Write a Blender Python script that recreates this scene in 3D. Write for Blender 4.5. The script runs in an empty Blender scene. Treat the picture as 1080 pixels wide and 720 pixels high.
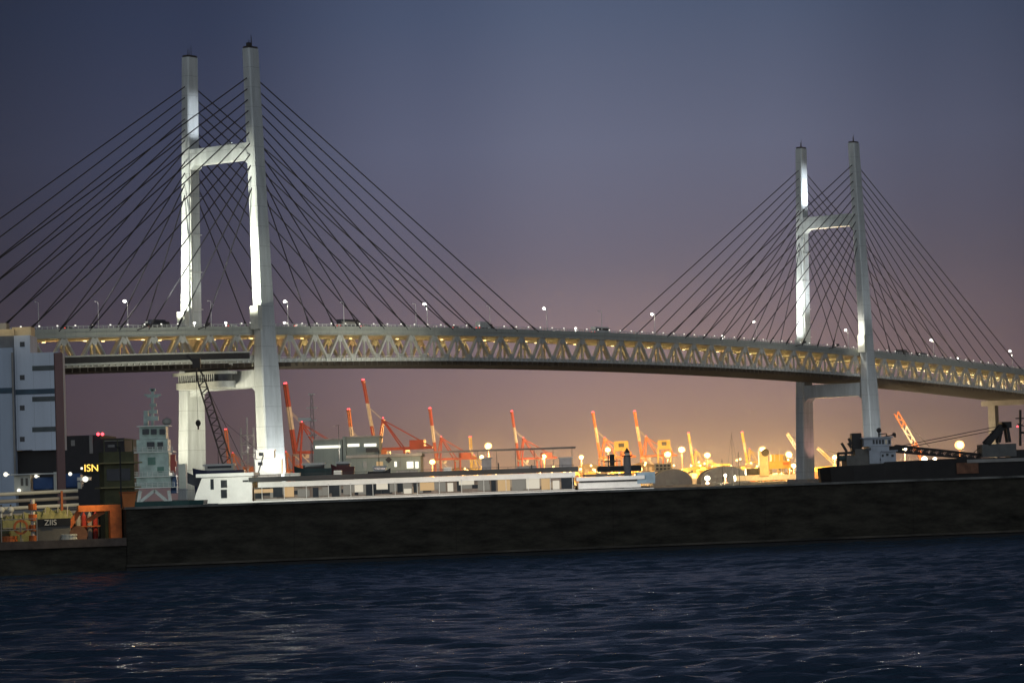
import bpy, math, random
from mathutils import Vector, Matrix
random.seed(11)
R = math.radians
D = bpy.data
SC = bpy.context.scene
COL = SC.collection

# ------------------------------------------------------------------ camera
F = 3105.0
EYE = 4.0
PITCH, ROLL = R(2.858), R(-1.9)
CM = Matrix.Rotation(R(90) + PITCH, 3, 'X') @ Matrix.Rotation(ROLL, 3, 'Z')
cd = D.cameras.new('camera'); cam = D.objects.new('camera', cd); COL.objects.link(cam)
cam.matrix_world = Matrix.Translation((0, 0, EYE)) @ CM.to_4x4()
cd.sensor_width = 36; cd.lens = F / 1080 * 36
cd.clip_start = 1; cd.clip_end = 60000
SC.camera = cam


def W(x, y, Y):
    d = CM @ Vector(((x - 540) / F, -(y - 360) / F, -1))
    k = Y / d.y
    return Vector((d.x * k, Y, EYE + d.z * k))


def proj(p):
    q = CM.transposed() @ (Vector(p) - Vector((0, 0, EYE)))
    return (540 + F * q.x / -q.z, 360 - F * q.y / -q.z)


# ------------------------------------------------------------------ mesh helper
class MB:
    def __init__(s, org=(0, 0, 0)):
        s.v = []; s.f = []; s.o = Vector(org)

    def add(s, vs, fs):
        n = len(s.v)
        s.v += [tuple(v) for v in vs]
        s.f += [tuple(i + n for i in f) for f in fs]
        return s

    def box(s, x0, x1, y0, y1, z0, z1):
        return s.add([(x0, y0, z0), (x1, y0, z0), (x1, y1, z0), (x0, y1, z0), (x0, y0, z1), (x1, y0, z1), (x1, y1, z1), (x0, y1, z1)],
                     [(0, 3, 2, 1), (4, 5, 6, 7), (0, 1, 5, 4), (1, 2, 6, 5), (2, 3, 7, 6), (3, 0, 4, 7)])

    def pbox(s, px0, py0, px1, py1, Y, dep, off=0):
        cx, cy = (px0 + px1) / 2, (py0 + py1) / 2
        x0 = W(px0, cy, Y).x - s.o.x; x1 = W(px1, cy, Y).x - s.o.x
        z1 = W(cx, py0, Y).z - s.o.z; z0 = W(cx, py1, Y).z - s.o.z
        y0 = Y - s.o.y + off
        return s.box(x0, x1, y0, y0 + dep, z0, z1)

    def pbar(s, a, b, Y, w, off=0):
        p = W(a[0], a[1], Y) - s.o; q = W(b[0], b[1], Y) - s.o
        p.y += off; q.y += off
        return s.bar(p, q, w)

    def bar(s, p, q, w, h=None):
        p, q = Vector(p), Vector(q); d = q - p
        if d.length < 1e-6: return s
        d.normalize(); h = h or w
        up = Vector((0, 0, 1)) if abs(d.z) < .95 else Vector((1, 0, 0))
        a = d.cross(up).normalized(); b = a.cross(d).normalized()
        vs = []
        for c in (p, q):
            for sa, sb in ((-1, -1), (1, -1), (1, 1), (-1, 1)):
                vs.append(c + a * sa * w / 2 + b * sb * h / 2)
        return s.add(vs, [(0, 1, 2, 3), (7, 6, 5, 4), (0, 4, 5, 1), (1, 5, 6, 2), (2, 6, 7, 3), (3, 7, 4, 0)])

    def tube(s, p, q, r0, r1=None, n=8):
        p, q = Vector(p), Vector(q); d = (q - p).normalized()
        r1 = r0 if r1 is None else r1
        up = Vector((0, 0, 1)) if abs(d.z) < .95 else Vector((1, 0, 0))
        a = d.cross(up).normalized(); b = a.cross(d).normalized()
        vs = []
        for c, r in ((p, r0), (q, r1)):
            for i in range(n):
                t = 2 * math.pi * i / n
                vs.append(c + a * math.cos(t) * r + b * math.sin(t) * r)
        fs = [(i, (i + 1) % n, n + (i + 1) % n, n + i) for i in range(n)]
        fs += [tuple(range(n - 1, -1, -1)), tuple(range(n, 2 * n))]
        return s.add(vs, fs)

    def ball(s, c, r, n=10, m=6, sz=1.0):
        c = Vector(c); vs = [c + Vector((0, 0, r * sz))]
        for j in range(1, m):
            ph = math.pi * j / m
            for i in range(n):
                t = 2 * math.pi * i / n
                vs.append(c + Vector((r * math.sin(ph) * math.cos(t), r * math.sin(ph) * math.sin(t), r * sz * math.cos(ph))))
        vs.append(c - Vector((0, 0, r * sz)))
        fs = [(0, 1 + i, 1 + (i + 1) % n) for i in range(n)]
        for j in range(m - 2):
            o = 1 + j * n
            fs += [(o + i, o + n + i, o + n + (i + 1) % n, o + (i + 1) % n) for i in range(n)]
        o = 1 + (m - 2) * n
        fs += [(o + i, len(vs) - 1, o + (i + 1) % n) for i in range(n)]
        return s.add(vs, fs)

    def loft(s, secs, cap=True):
        n = len(secs[0]); vs = [p for sec in secs for p in sec]; fs = []
        for k in range(len(secs) - 1):
            o = k * n
            fs += [(o + i, o + (i + 1) % n, o + n + (i + 1) % n, o + n + i) for i in range(n)]
        if cap:
            fs += [tuple(range(n - 1, -1, -1)), tuple(range((len(secs) - 1) * n, len(secs) * n))]
        return s.add(vs, fs)

    def prism(s, poly, z0, z1):
        return s.loft([[(x, y, z0) for x, y in poly], [(x, y, z1) for x, y in poly]])

    def xprism(s, poly, y0, y1):
        return s.loft([[(x, y0, z) for x, z in poly], [(x, y1, z) for x, z in poly]])

    def build(s, name, m, parent=None, smooth=False, bevel=0):
        me = D.meshes.new(name); me.from_pydata(s.v, [], s.f); me.update()
        import bmesh
        bm = bmesh.new(); bm.from_mesh(me); bmesh.ops.recalc_face_normals(bm, faces=bm.faces); bm.to_mesh(me); bm.free()
        ms = m if isinstance(m, (list, tuple)) else [m]
        for k in ms: me.materials.append(k)
        if smooth:
            for p in me.polygons: p.use_smooth = True
        o = D.objects.new(name, me); COL.objects.link(o)
        if parent: o.parent = parent
        if bevel:
            b = o.modifiers.new('bevel', 'BEVEL'); b.width = bevel; b.segments = 2; b.limit_method = 'ANGLE'
        return o


def thing(name, label, cat, loc=(0, 0, 0), rz=0, group=None):
    o = D.objects.new(name, None); COL.objects.link(o)
    o.location = loc; o.rotation_euler = (0, 0, rz); o.empty_display_size = 1
    o['label'] = label; o['category'] = cat
    if group: o['group'] = group
    return o


def tag(o, label, cat, group=None):
    o['label'] = label; o['category'] = cat
    if group: o['group'] = group
    return o


def dup(root, loc, rz=None, label=None):
    r = root.copy(); COL.objects.link(r); r.location = loc
    if rz is not None: r.rotation_euler = (0, 0, rz)
    if label: r['label'] = label
    for ch in list(root.children):
        c = ch.copy(); COL.objects.link(c); c.parent = r
        for g in ch.children:
            k = g.copy(); COL.objects.link(k); k.parent = c
    return r


# ------------------------------------------------------------------ materials
def srgb(r, g, b):
    f = lambda c: c / 255 / 12.92 if c / 255 <= .04045 else ((c / 255 + .055) / 1.055) ** 2.4
    return (f(r), f(g), f(b))


MC = {}


def mat(name, col, rough=.6, metal=0., vary=.18, scale=.6, stretch=(1, 1, 1), spec=.4):
    if name in MC: return MC[name]
    m = D.materials.new(name); m.use_nodes = True; nt = m.node_tree; N = nt.nodes; L = nt.links
    b = N['Principled BSDF']; b.inputs['Roughness'].default_value = rough; b.inputs['Metallic'].default_value = metal
    b.inputs['Specular IOR Level'].default_value = spec
    tc = N.new('ShaderNodeTexCoord'); mp = N.new('ShaderNodeMapping'); mp.inputs['Scale'].default_value = stretch
    L.new(tc.outputs['Object'], mp.inputs['Vector'])
    no = N.new('ShaderNodeTexNoise'); no.inputs['Scale'].default_value = scale; no.inputs['Detail'].default_value = 6
    no.inputs['Roughness'].default_value = .65
    L.new(mp.outputs[0], no.inputs['Vector'])
    cr = N.new('ShaderNodeValToRGB')
    cr.color_ramp.elements[0].position = .3; cr.color_ramp.elements[1].position = .7
    lo = [c * (1 - vary * 1.6) for c in col]; hi = [min(.95, c * (1 + vary)) for c in col]
    cr.color_ramp.elements[0].color = (*lo, 1); cr.color_ramp.elements[1].color = (*hi, 1)
    L.new(no.outputs['Fac'], cr.inputs[0]); L.new(cr.outputs[0], b.inputs['Base Color'])
    MC[name] = m
    return m


def emit(name, col, s):
    if name in MC: return MC[name]
    m = D.materials.new(name); m.use_nodes = True; nt = m.node_tree
    b = nt.nodes['Principled BSDF']; b.inputs['Base Color'].default_value = (.05, .05, .05, 1)
    b.inputs['Emission Color'].default_value = (*col, 1); b.inputs['Emission Strength'].default_value = s
    MC[name] = m
    return m


def jointed(name, col, pitch=7.5, axis='Z', width=.02, dark=.6, rough=.5, streak=True):
    """painted steel or panel with horizontal joint lines and rain streaks"""
    m = mat(name, col, rough, 0, .07, .25, (1, 1, .15) if streak else (1, 1, 1)); nt = m.node_tree; N = nt.nodes; L = nt.links
    b = N['Principled BSDF']; src = b.inputs['Base Color'].links[0].from_socket
    tc = next(n for n in N if n.type == 'TEX_COORD')
    sp = N.new('ShaderNodeSeparateXYZ'); L.new(tc.outputs['Object'], sp.inputs[0])
    dv = N.new('ShaderNodeMath'); dv.operation = 'DIVIDE'; dv.inputs[1].default_value = pitch; L.new(sp.outputs[axis], dv.inputs[0])
    fr = N.new('ShaderNodeMath'); fr.operation = 'FRACT'; L.new(dv.outputs[0], fr.inputs[0])
    lt = N.new('ShaderNodeMath'); lt.operation = 'LESS_THAN'; lt.inputs[1].default_value = width; L.new(fr.outputs[0], lt.inputs[0])
    mx = N.new('ShaderNodeMix'); mx.data_type = 'RGBA'; mx.blend_type = 'MULTIPLY'
    mx.inputs[7].default_value = (dark, dark, dark, 1)
    L.new(lt.outputs[0], mx.inputs[0]); L.new(src, mx.inputs[6]); L.new(mx.outputs[2], b.inputs['Base Color'])
    return m


M_tower = jointed('tower_paint', (.66, .68, .66), 7.4)
for n_ in M_tower.node_tree.nodes:
    if n_.type == 'VALTORGB': n_.color_ramp.elements[0].color = (.5, .52, .49, 1)
    if n_.type == 'TEX_NOISE': n_.inputs['Scale'].default_value = .5
M_steel = mat('bridge_steel', (.62, .61, .54), .55, 0, .14, .4)
M_fascia = jointed('deck_fascia', (.5, .51, .44), 5.1, 'X', .03, .75, streak=False)
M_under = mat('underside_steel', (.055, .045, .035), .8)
M_road = mat('asphalt', (.05, .05, .052), .85)
M_rail = mat('railing_paint', (.75, .75, .7), .5)
M_cable = mat('cable_sheath', (.025, .025, .03), .7, 0, .1, spec=.1)
M_conc = mat('concrete', (.33, .31, .28), .85, 0, .2, .3)
M_pale = mat('pale_panel', (.62, .61, .52), .6, 0, .1)
M_dark = mat('dark_metal', (.035, .035, .035), .6)
M_black = mat('black_paint', (.012, .012, .012), .5, 0, .3)
M_glass = mat('dark_glass', (.02, .025, .03), .12, 0, .2, spec=.6)
M_white = mat('white_paint', (.68, .68, .63), .5, 0, .12, .8)
M_red = mat('red_crane_paint', (.42, .045, .03), .5, 0, .2, .2)
M_orange = mat('orange_crane_paint', (.6, .16, .04), .5, 0, .2, .2)
M_cwhite = mat('crane_white_paint', (.65, .6, .55), .5, 0, .15, .2)
M_yellow = mat('yellow_paint', (.55, .38, .08), .5, 0, .2, .2)
M_cream = mat('cream_paint', (.6, .48, .3), .6, 0, .15, .4)
M_bright = mat('ship_gloss_white', (.82, .81, .76), .4, 0, .07, .6)
M_rust = mat('rust_steel', (.2, .09, .05), .85, 0, .35, .8)
E_white = emit('white_lamp', (1, .96, .86), 9)
E_win = emit('lit_window', (1, .95, .78), 1.5)
E_winwarm = emit('warm_window', (1, .62, .25), .5)
E_windim = emit('dim_window', (.8, .75, .6), .16)
E_sod = emit('sodium_lamp', (1, .56, .15), 4.2)
E_sodw = emit('pale_floodlight', (1, .86, .55), 8)
E_winwarm2 = emit('amber_window', (1, .72, .42), .24)
E_brown = emit('brown_window', (.7, .4, .2), .1)
E_red = emit('red_beacon', (1, .06, .08), 5)
E_yel = emit('tunnel_light', (1, .72, .3), 4)
E_tail = emit('tail_light', (1, .05, .03), 3)
E_head = emit('head_light', (1, .95, .82), 8)


def lamp(kind, loc, power, col, radius=1., target=None, angle=60, blend=.6):
    l = D.lights.new(kind.lower() + '_light', kind); l.energy = power; l.color = col
    l.shadow_soft_size = radius
    o = D.objects.new('light', l); COL.objects.link(o); o.location = loc
    if kind == 'SPOT':
        l.spot_size = R(angle); l.spot_blend = blend
        o.rotation_euler = (Vector(target) - Vector(loc)).to_track_quat('-Z', 'Y').to_euler()
    return o


SOD = (1, .55, .16)
# ------------------------------------------------------------------ setting
def structure(o):
    o['kind'] = 'structure'; return o


def water():
    import numpy as np
    def axis(lo, hi, st, far_lo, far_hi):
        fine = list(np.arange(lo, hi, st)); a = []; x, d = lo, st
        while x > far_lo: d *= 1.5; x -= d; a.append(x)
        b = []; x, d = fine[-1], st
        while x < far_hi: d *= 1.5; x += d; b.append(x)
        return np.array(a[::-1] + fine + b)
    xs = axis(-55, 55, .30, -6000, 6000); ys = axis(44, 192, .26, -1800, 6000)
    X, Y = np.meshgrid(xs, ys)
    rg = np.random.RandomState(5); Z = np.zeros_like(X)
    for i in range(110):
        lam = 0.7 * (4.2 / 0.7) ** rg.rand()
        th = rg.normal(R(-97), R(26)); k = 2 * math.pi / lam
        amp = .0064 * lam ** .7 * rg.uniform(.5, 1.3)
        ph = k * (X * math.cos(th) + Y * math.sin(th)) + rg.rand() * 6.28
        Z += amp * (np.sin(ph) + .22 * np.cos(2 * ph))
    fade = np.clip((55 - np.abs(X)) / 8, 0, 1) * np.clip((Y - 44) / 4, 0, 1) * np.clip((192 - Y) / 6, 0, 1)
    gust = .75 + .35 * np.sin(X * .11 + Y * .05 + 1) * np.sin(Y * .09 - X * .03)
    Z *= fade * gust
    ny, nx = X.shape
    vs = np.stack([X.ravel(), Y.ravel(), Z.ravel()], 1)
    i = np.arange(nx - 1)[None] + np.arange(ny - 1)[:, None] * nx
    q = np.stack([i, i + 1, i + nx + 1, i + nx], -1).reshape(-1, 4)
    me = D.meshes.new('water'); me.from_pydata(vs.tolist(), [], q.tolist()); me.update()
    for p in me.polygons: p.use_smooth = True
    o = D.objects.new('water', me); COL.objects.link(o); structure(o)
    m = D.materials.new('sea_water'); m.use_nodes = True; N = m.node_tree.nodes; L = m.node_tree.links
    b = N['Principled BSDF']; b.inputs['Base Color'].default_value = (.03, .058, .088, 1)
    b.inputs['Roughness'].default_value = .18; b.inputs['IOR'].default_value = 1.33
    tc = N.new('ShaderNodeTexCoord'); mp = N.new('ShaderNodeMapping'); mp.inputs['Scale'].default_value = (1, 2.2, 1)
    L.new(tc.outputs['Object'], mp.inputs[0])
    n1 = N.new('ShaderNodeTexNoise'); n1.inputs['Scale'].default_value = 2.4; n1.inputs['Detail'].default_value = 5
    L.new(mp.outputs[0], n1.inputs['Vector'])
    bp = N.new('ShaderNodeBump'); bp.inputs['Strength'].default_value = .85; bp.inputs['Distance'].default_value = .12
    L.new(n1.outputs['Fac'], bp.inputs['Height']); L.new(bp.outputs[0], b.inputs['Normal'])
    me.materials.append(m)


water()


def slab(name, poly, z0, z1, m):
    return structure(MB().prism(poly, z0, z1).build(name, m))


slab('quay_ground', [(-420, 545), (-84, 545), (-96, 900), (-500, 900)], -6, 3, M_conc)
slab('pier_ground', [(-86, 770), (48, 770), (52, 890), (-92, 890)], -6, 2.8, M_conc)
slab('terminal_ground', [(-3000, 2350), (-60, 2350), (60, 1580), (900, 1580), (4200, 2600), (6000, 8500), (-5000, 8500)], -6, 3, M_conc)

# ------------------------------------------------------------------ the bridge
U = Vector((.58, .8146, 0)).normalized(); ANG = math.atan2(U.y, U.x)
V = Vector((-U.y, U.x, 0))
ORG = Vector((-105.7, 1094.4, 0))
SPAN = 460.0


def BW(t, v, z): return ORG + U * t + V * v + Vector((0, 0, z))
def zd(t): return 69.8 - 6.1e-5 * (t - 230) ** 2


bridge = thing('cable_stayed_bridge', 'long white cable-stayed bridge with two H-shaped towers and a double-deck truss over the harbour', 'bridge', ORG, ANG)


def leg_sec(z, s):
    vc = (18 + (66 - z) * 3.0 / 104) * s
    tb = [(0, 11.4, 5.0), (50, 10.0, 4.4), (60, 8.6, 4.1), (68, 8.2, 4.0), (115, 6.6, 3.9), (170, 5.7, 3.7)]
    for a, b in zip(tb, tb[1:]):
        if z <= b[0] or b is tb[-1]:
            k = (z - a[0]) / (b[0] - a[0]); wu = a[1] + (b[1] - a[1]) * k; wv = a[2] + (b[2] - a[2]) * k; break
    return vc, wu, wv


for ti, t0 in enumerate((0.0, SPAN)):
    tower = MB()
    # two crossbeams
    for zc, h, wu in ((132, 6.0, 5.0), (47.5, 6.5, 7.6)):
        if zc < 100: tw = tower.build('tower', M_tower, bridge); tower = MB()
        vc, _, wv = leg_sec(zc, 1); e = vc - wv / 2 + .02
        tower.box(t0 - wu / 2, t0 + wu / 2, -e, e, zc - h / 2, zc + h / 2)
        for s in (-1, 1):    # haunches
            for sgn in (-1,):
                tower.loft([[(t0 - wu / 2 + .05, s * e, zc - h / 2 + .01), (t0 - wu / 2 + .05, s * (e - 2.2), zc - h / 2 + .01), (t0 - wu / 2 + .05, s * e, zc - h / 2 - 2)],
                            [(t0 + wu / 2 - .05, s * e, zc - h / 2 + .01), (t0 + wu / 2 - .05, s * (e - 2.2), zc - h / 2 + .01), (t0 + wu / 2 - .05, s * e, zc - h / 2 - 2)]])
    tower.build('crossbeam', M_tower, tw)
    tw['label'] = 'nearer and larger tower on the left, brightly floodlit' if ti == 0 else 'farther tower on the right, dimmer'
    for s in (-1, 1):
        lg = MB(); secs = []
        for z in (2, 20, 40, 50, 60, 68, 90, 115, 140, 170):
            vc, wu, wv = leg_sec(z, s); c = .45; a, b = wu / 2, wv / 2
            secs.append([(t0 + x, vc + y, z) for x, y in ((-a + c, -b), (a - c, -b), (a, -b + c), (a, b - c), (a - c, b), (-a + c, b), (-a, b - c), (-a, -b + c))])
        lg.loft(secs)
        lo = lg.build('tower_leg', M_tower, tw)
        vc, wu, wv = leg_sec(170, s)
        cap = MB().box(t0 - wu / 2 + .4, t0 + wu / 2 - .4, vc - wv / 2 + .4, vc + wv / 2 - .4, 170, 170.8)
        for k in (-1.8, -.4, 1.6): cap.tube((t0 + k, vc + .4 * k, 170.8), (t0 + k, vc + .4 * k, 172.4 + (2.6 if k == 1.6 else .8)), .14, .06, 5)
        if s == -1 and ti == 0:
            cap.tube((t0 + .5, vc, 170.8), (t0 + .5, vc, 175.5), .16, .05, 5); cap.box(t0 - 1.6, t0 - .2, vc - .6, vc + .6, 170.8, 172.2)
        cap.build('mast_cap', M_dark, tw)
        MB().box(t0 - 8, t0 + 8, 20.2 * s - 5.5, 20.2 * s + 5.5, -8, 4).build('footing', M_conc, tw, bevel=.3)
        # access box at deck level
        vc, wu, wv = leg_sec(68, s)
        MB().box(t0 - wu / 2 - 2.2, t0 - wu / 2 + .3, vc - 2.3, vc + 1.4, zd(t0) - 1.0, zd(t0) + 7.5).build('access_box', M_pale, tw)
        # ladder and landings on the inner face seen on the far leg
        if s == 1:
            ld = MB()
            for z in (66, 80, 94, 108, 120):
                vc, wu, wv = leg_sec(z, s); f = vc - wv / 2
                ld.box(t0 - wu / 2, t0 + wu / 2, f - .7, f - .01, z + 9, z + 9.25)
            for o_ in (-.9, -.1):
                pts = [(t0 + o_ - 1.4, leg_sec(z, s)[0] - leg_sec(z, s)[2] / 2 - .25, z) for z in (68, 90, 110, 128.9)]
                for a, b in zip(pts, pts[1:]): ld.bar(a, b, .34)
            z = 68.5
            while z < 127:
                vc, wu, wv = leg_sec(z, s); f = vc - wv / 2 - .25
                ld.bar((t0 - 2.3, f, z), (t0 - 1.5, f, z), .12); z += 1.5
            for z in range(72, 126, 5):
                vc, wu, wv = leg_sec(z, s); f = vc - wv / 2 - .2
                ld.box(t0 + wu / 2 - 1.2, t0 + wu / 2 - .8, f, f + .3, z, z + .5)
            ld.build('ladder', M_white, tw)
    if ti == 0:
        pr = MB()
        for v in (-4, -2.4): pr.box(t0 - .6, t0 + .4, v - .5, v + .5, 135, 136.1)
        pr.build('projector', M_white, tw)

# deck and truss, following the crown of the road
T0, T1 = -230.0, 700.0
NP = 62; PAN = (T1 - T0) / NP
ts = [T0 + PAN * i for i in range(NP + 1)]
HW = 15.0


def strip(mb, v0, v1, a, b, tl=None):
    mb.loft([[(t, v0, zd(t) + a), (t, v1, zd(t) + a), (t, v1, zd(t) + b), (t, v0, zd(t) + b)] for t in (tl or ts)])


mb = MB(); strip(mb, -HW + .5, HW - .5, -1.1, 0); mb.build('upper_road', M_road, bridge)
for s in (-1, 1):
    mb = MB(); strip(mb, s * (HW + .5), s * (HW - .5), -2.9, .35); strip(mb, s * (HW + .75), s * (HW + .5), -1.3, -1.0); strip(mb, s * (HW + .7), s * (HW + .5), -2.9, -2.65)
    mb.build('top_chord', M_fascia, bridge)
    mb = MB(); strip(mb, s * (HW + .6), s * (HW - .6), -13.0, -11.8)
    strip(mb, s * (HW + .85), s * (HW + .6), -12.0, -11.7); strip(mb, s * (HW + .85), s * (HW + .6), -13.1, -12.85)
    mb.build('bottom_chord', M_steel, bridge)
    mb = MB()
    for i in range(NP):
        a, b = ts[i], ts[i + 1]; m_ = (a + b) / 2; v = s * HW
        for p, q in ((a, m_), (b, m_)):
            mb.bar((p + (.5 if p < q else -.5), v, zd(p) - 11.8), (q + (-.7 if p < q else .7), v, zd(q) - 2.9), 1.25, .8)
        mb.bar((m_, v, zd(m_) - 3.2), (m_, v, zd(m_) - 11.8), .85, .5)
        mb.loft([[(m_ - 1.7, v - .5, zd(m_) - 3.2), (m_ + 1.7, v - .5, zd(m_) - 3.2), (m_ + .9, v - .5, zd(m_) - 5.4), (m_ - .9, v - .5, zd(m_) - 5.4)],
                 [(m_ - 1.7, v + .5, zd(m_) - 3.2), (m_ + 1.7, v + .5, zd(m_) - 3.2), (m_ + .9, v + .5, zd(m_) - 5.4), (m_ - .9, v + .5, zd(m_) - 5.4)]])
        mb.loft([[(a - 1.9, v - .48, zd(a) - 11.8), (a + 1.9, v - .48, zd(a) - 11.8), (a + .9, v - .48, zd(a) - 10.2), (a - .9, v - .48, zd(a) - 10.2)],
                 [(a - 1.9, v + .48, zd(a) - 11.8), (a + 1.9, v + .48, zd(a) - 11.8), (a + .9, v + .48, zd(a) - 10.2), (a - .9, v + .48, zd(a) - 10.2)]])
    mb.build('truss', M_steel, bridge)
    mb = MB()    # parapet rails with posts
    for h in (.75, 1.15): strip(mb, s * HW + .06, s * HW - .06, h, h + .12)
    t = T0
    while t < T1:
        mb.box(t - .17, t + .17, s * HW - .1, s * HW + .1, zd(t) + .3, zd(t) + 1.25); t += 2.5
    mb.build('railing', M_rail, bridge)
    mb = MB(); t = T0    # brackets and rail along the bottom chord
    while t < T1:
        mb.box(t - .4, t + .4, s * (HW + .6), s * (HW + 1.15), zd(t) - 12.9, zd(t) - 12.0); t += 3.05
    strip(mb, s * (HW + 1.15), s * (HW + 1.0), -11.25, -11.1)
    t = T0
    while t < T1:
        mb.box(t - .08, t + .08, s * (HW + 1.0), s * (HW + 1.12), zd(t) - 12, zd(t) - 11.2); t += 3.05
    mb.build('walkway_rail', M_rail, bridge)
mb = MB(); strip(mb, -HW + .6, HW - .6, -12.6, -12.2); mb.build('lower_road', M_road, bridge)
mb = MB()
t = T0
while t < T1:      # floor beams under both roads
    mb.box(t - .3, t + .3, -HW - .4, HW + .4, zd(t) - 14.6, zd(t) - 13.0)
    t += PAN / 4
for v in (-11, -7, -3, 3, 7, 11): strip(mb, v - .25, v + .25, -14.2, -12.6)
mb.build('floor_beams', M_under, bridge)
mb = MB(); t = T0 + PAN / 4
while t < T1:
    mb.box(t - .25, t + .25, -HW + .6, HW - .6, zd(t) - 3.0, zd(t) - 1.1); t += PAN / 2
for v in (-10, -5, 0, 5, 10): strip(mb, v - .2, v + .2, -2.6, -1.1)
mb.build('upper_floor_beams', M_pale, bridge)
# tunnel lamps of the lower road: one every panel
for i in range(NP):
    t = ts[i] + PAN / 2; v = 9.0 if i % 2 else 3.5
    MB().box(t - .7, t + .7, v - .2, v + .2, zd(t) - 3.4, zd(t) - 3.15).build('tunnel_lamp', E_yel, bridge)
    for vv in (-7.5, 7.5): lamp('POINT', BW(t, vv, zd(t) - 4.4), 130 if vv < 0 else 800, (1, .7, .27) if i % 3 else (1, .52, .2), .3)

# stay cables: eleven per fan, two planes
for t0 in (0.0, SPAN):
    for sd in (-1, 1):
        for s in (-1, 1):
            for k in range(11):
                d = PAN * (2 + k); z = 118.5 + 4.05 * k
                vc, wu, wv = leg_sec(z, s)
                t = t0 + sd * d; t = max(T0, min(T1, t))
                a = Vector((t0 + sd * (wu / 2 - .4), vc, z)); b = Vector((t, s * (HW + .2), zd(t) - .5))
                cb = MB().tube(a, b, .22, .22, 6).tube(b, b + (a - b).normalized() * 5, .42, .36, 6)
                cb.build('stay_cable', M_cable, bridge)

# end piers
for tp in (T0 + 30, 660.0):
    mb = MB()
    for v in (-13, 13): mb.box(tp - 2.2, tp + 2.2, v - 2.1, v + 2.1, -6, zd(tp) - 17.4)
    mb.box(tp - 2.6, tp + 2.6, -19, 19, zd(tp) - 17.4, zd(tp) - 14.6)
    mb.build('end_pier', mat('pier_concrete', (.17, .15, .13), .9, 0, .25, .2), bridge)

# sky lounge and covered walkway under the left side span
def rounded(t_0, t_1, v_0, v_1, r, n=6):
    P = []
    for cx, cy, a0 in ((t_1 - r, v_1 - r, 0), (t_0 + r, v_1 - r, 90), (t_0 + r, v_0 + r, 180), (t_1 - r, v_0 + r, 270)):
        for i in range(n + 1):
            a = R(a0 + 90 * i / n); P.append((cx + r * math.cos(a), cy + r * math.sin(a)))
    return P


lo = MB().prism(rounded(-16, -5.6, -10.5, 14.5, 4.5), 44.6, 46.9)
lo.prism(rounded(-17, -5.5, -11.5, 15.5, 5), 49.6, 50.6)
lo.prism(rounded(-15, -5.7, -8, 12.5, 4), 51.9, 52.4)
lounge = lo.build('sky_lounge', M_pale, bridge)
MB().prism(rounded(-15.3, -5.8, -9.8, 13.8, 4.2), 46.9, 49.6).build('window_band', M_glass, lounge)
mul = MB()
for v in range(-6, 12, 1): mul.box(-15.55, -15.2, v - .14, v + .14, 46.9, 49.6)
mul.build('mullions', M_white, lounge)
MB().prism(rounded(-14.5, -5.9, -7, 11, 3.6), 50.6, 51.9).build('roof_gap', M_dark, lounge)
tl = [-150 + 5 * i for i in range(29)]
mb = MB(); strip(mb, -19.2, -16.4, -12.4, -11.7, tl); strip(mb, -19.3, -16.4, -9.5, -9.0, tl)
for a in range(-150, -14, 30): mb.box(a, a + .5, -19, -15.6, zd(a) - 9, zd(a) - 8.6)
wk = mb.build('covered_walkway', M_pale, bridge)
mb = MB(); strip(mb, -19.0, -16.6, -11.7, -9.5, tl); mb.build('walkway_glazing', M_dark, wk)
mb = MB(); mb.bar((-11, -17.6, zd(0) - 9.3), (-3, -14.2, zd(0) - 14), 1.1, 1.0); mb.bar((-19, -17.6, zd(0) - 13.4), (-6, -6, 52.2), 1.4, .8); mb.build('link_stair', M_pale, wk)

# floodlights of the towers
WARM = (1, .95, .74); COOL = (.86, .95, 1)
KW = 1000


def flood(t, v, z, target, p, col, ang=50, blend=.7):
    lamp('SPOT', BW(t, v, z), p * KW, col, 1.0, BW(*target), ang, blend)


brk = MB()
for t0 in (0.0, SPAN):
    for s in (-1, 1):
        for t in (-34, -66):
            if t0 or True:
                brk.bar((t0 + t, s * 15.6, zd(t0 + t) - .6), (t0 + t, s * 21, zd(t0 + t) + .6), .3).box(t0 + t - .5, t0 + t + .5, s * 20.6 - .6, s * 20.6 + .6, zd(t0 + t) + .6, zd(t0 + t) + 1.5)
for i in range(0, len(brk.f), 12):
    pc = MB(); vs_ = sorted({k for f in brk.f[i:i + 12] for k in f}); pc.add([brk.v[k] for k in vs_], [tuple(vs_.index(k) for k in f) for f in brk.f[i:i + 12]]); pc.build('floodlight_bracket', M_dark, bridge)
for s in (-1, 1):
    flood(-34, 20.6 * s, zd(0) + 2, (0, 17.2 * s, 86), 330, (.97, 1, .84), 46, .8)
    flood(-66, 20.6 * s, zd(0) + 2, (0, 16.3 * s, 110), 560, (.97, 1, .86), 36, .8)
    flood(-55, 19 * s, 8, (0, 18.8 * s, 34), 190, WARM, 40, .8)
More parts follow.
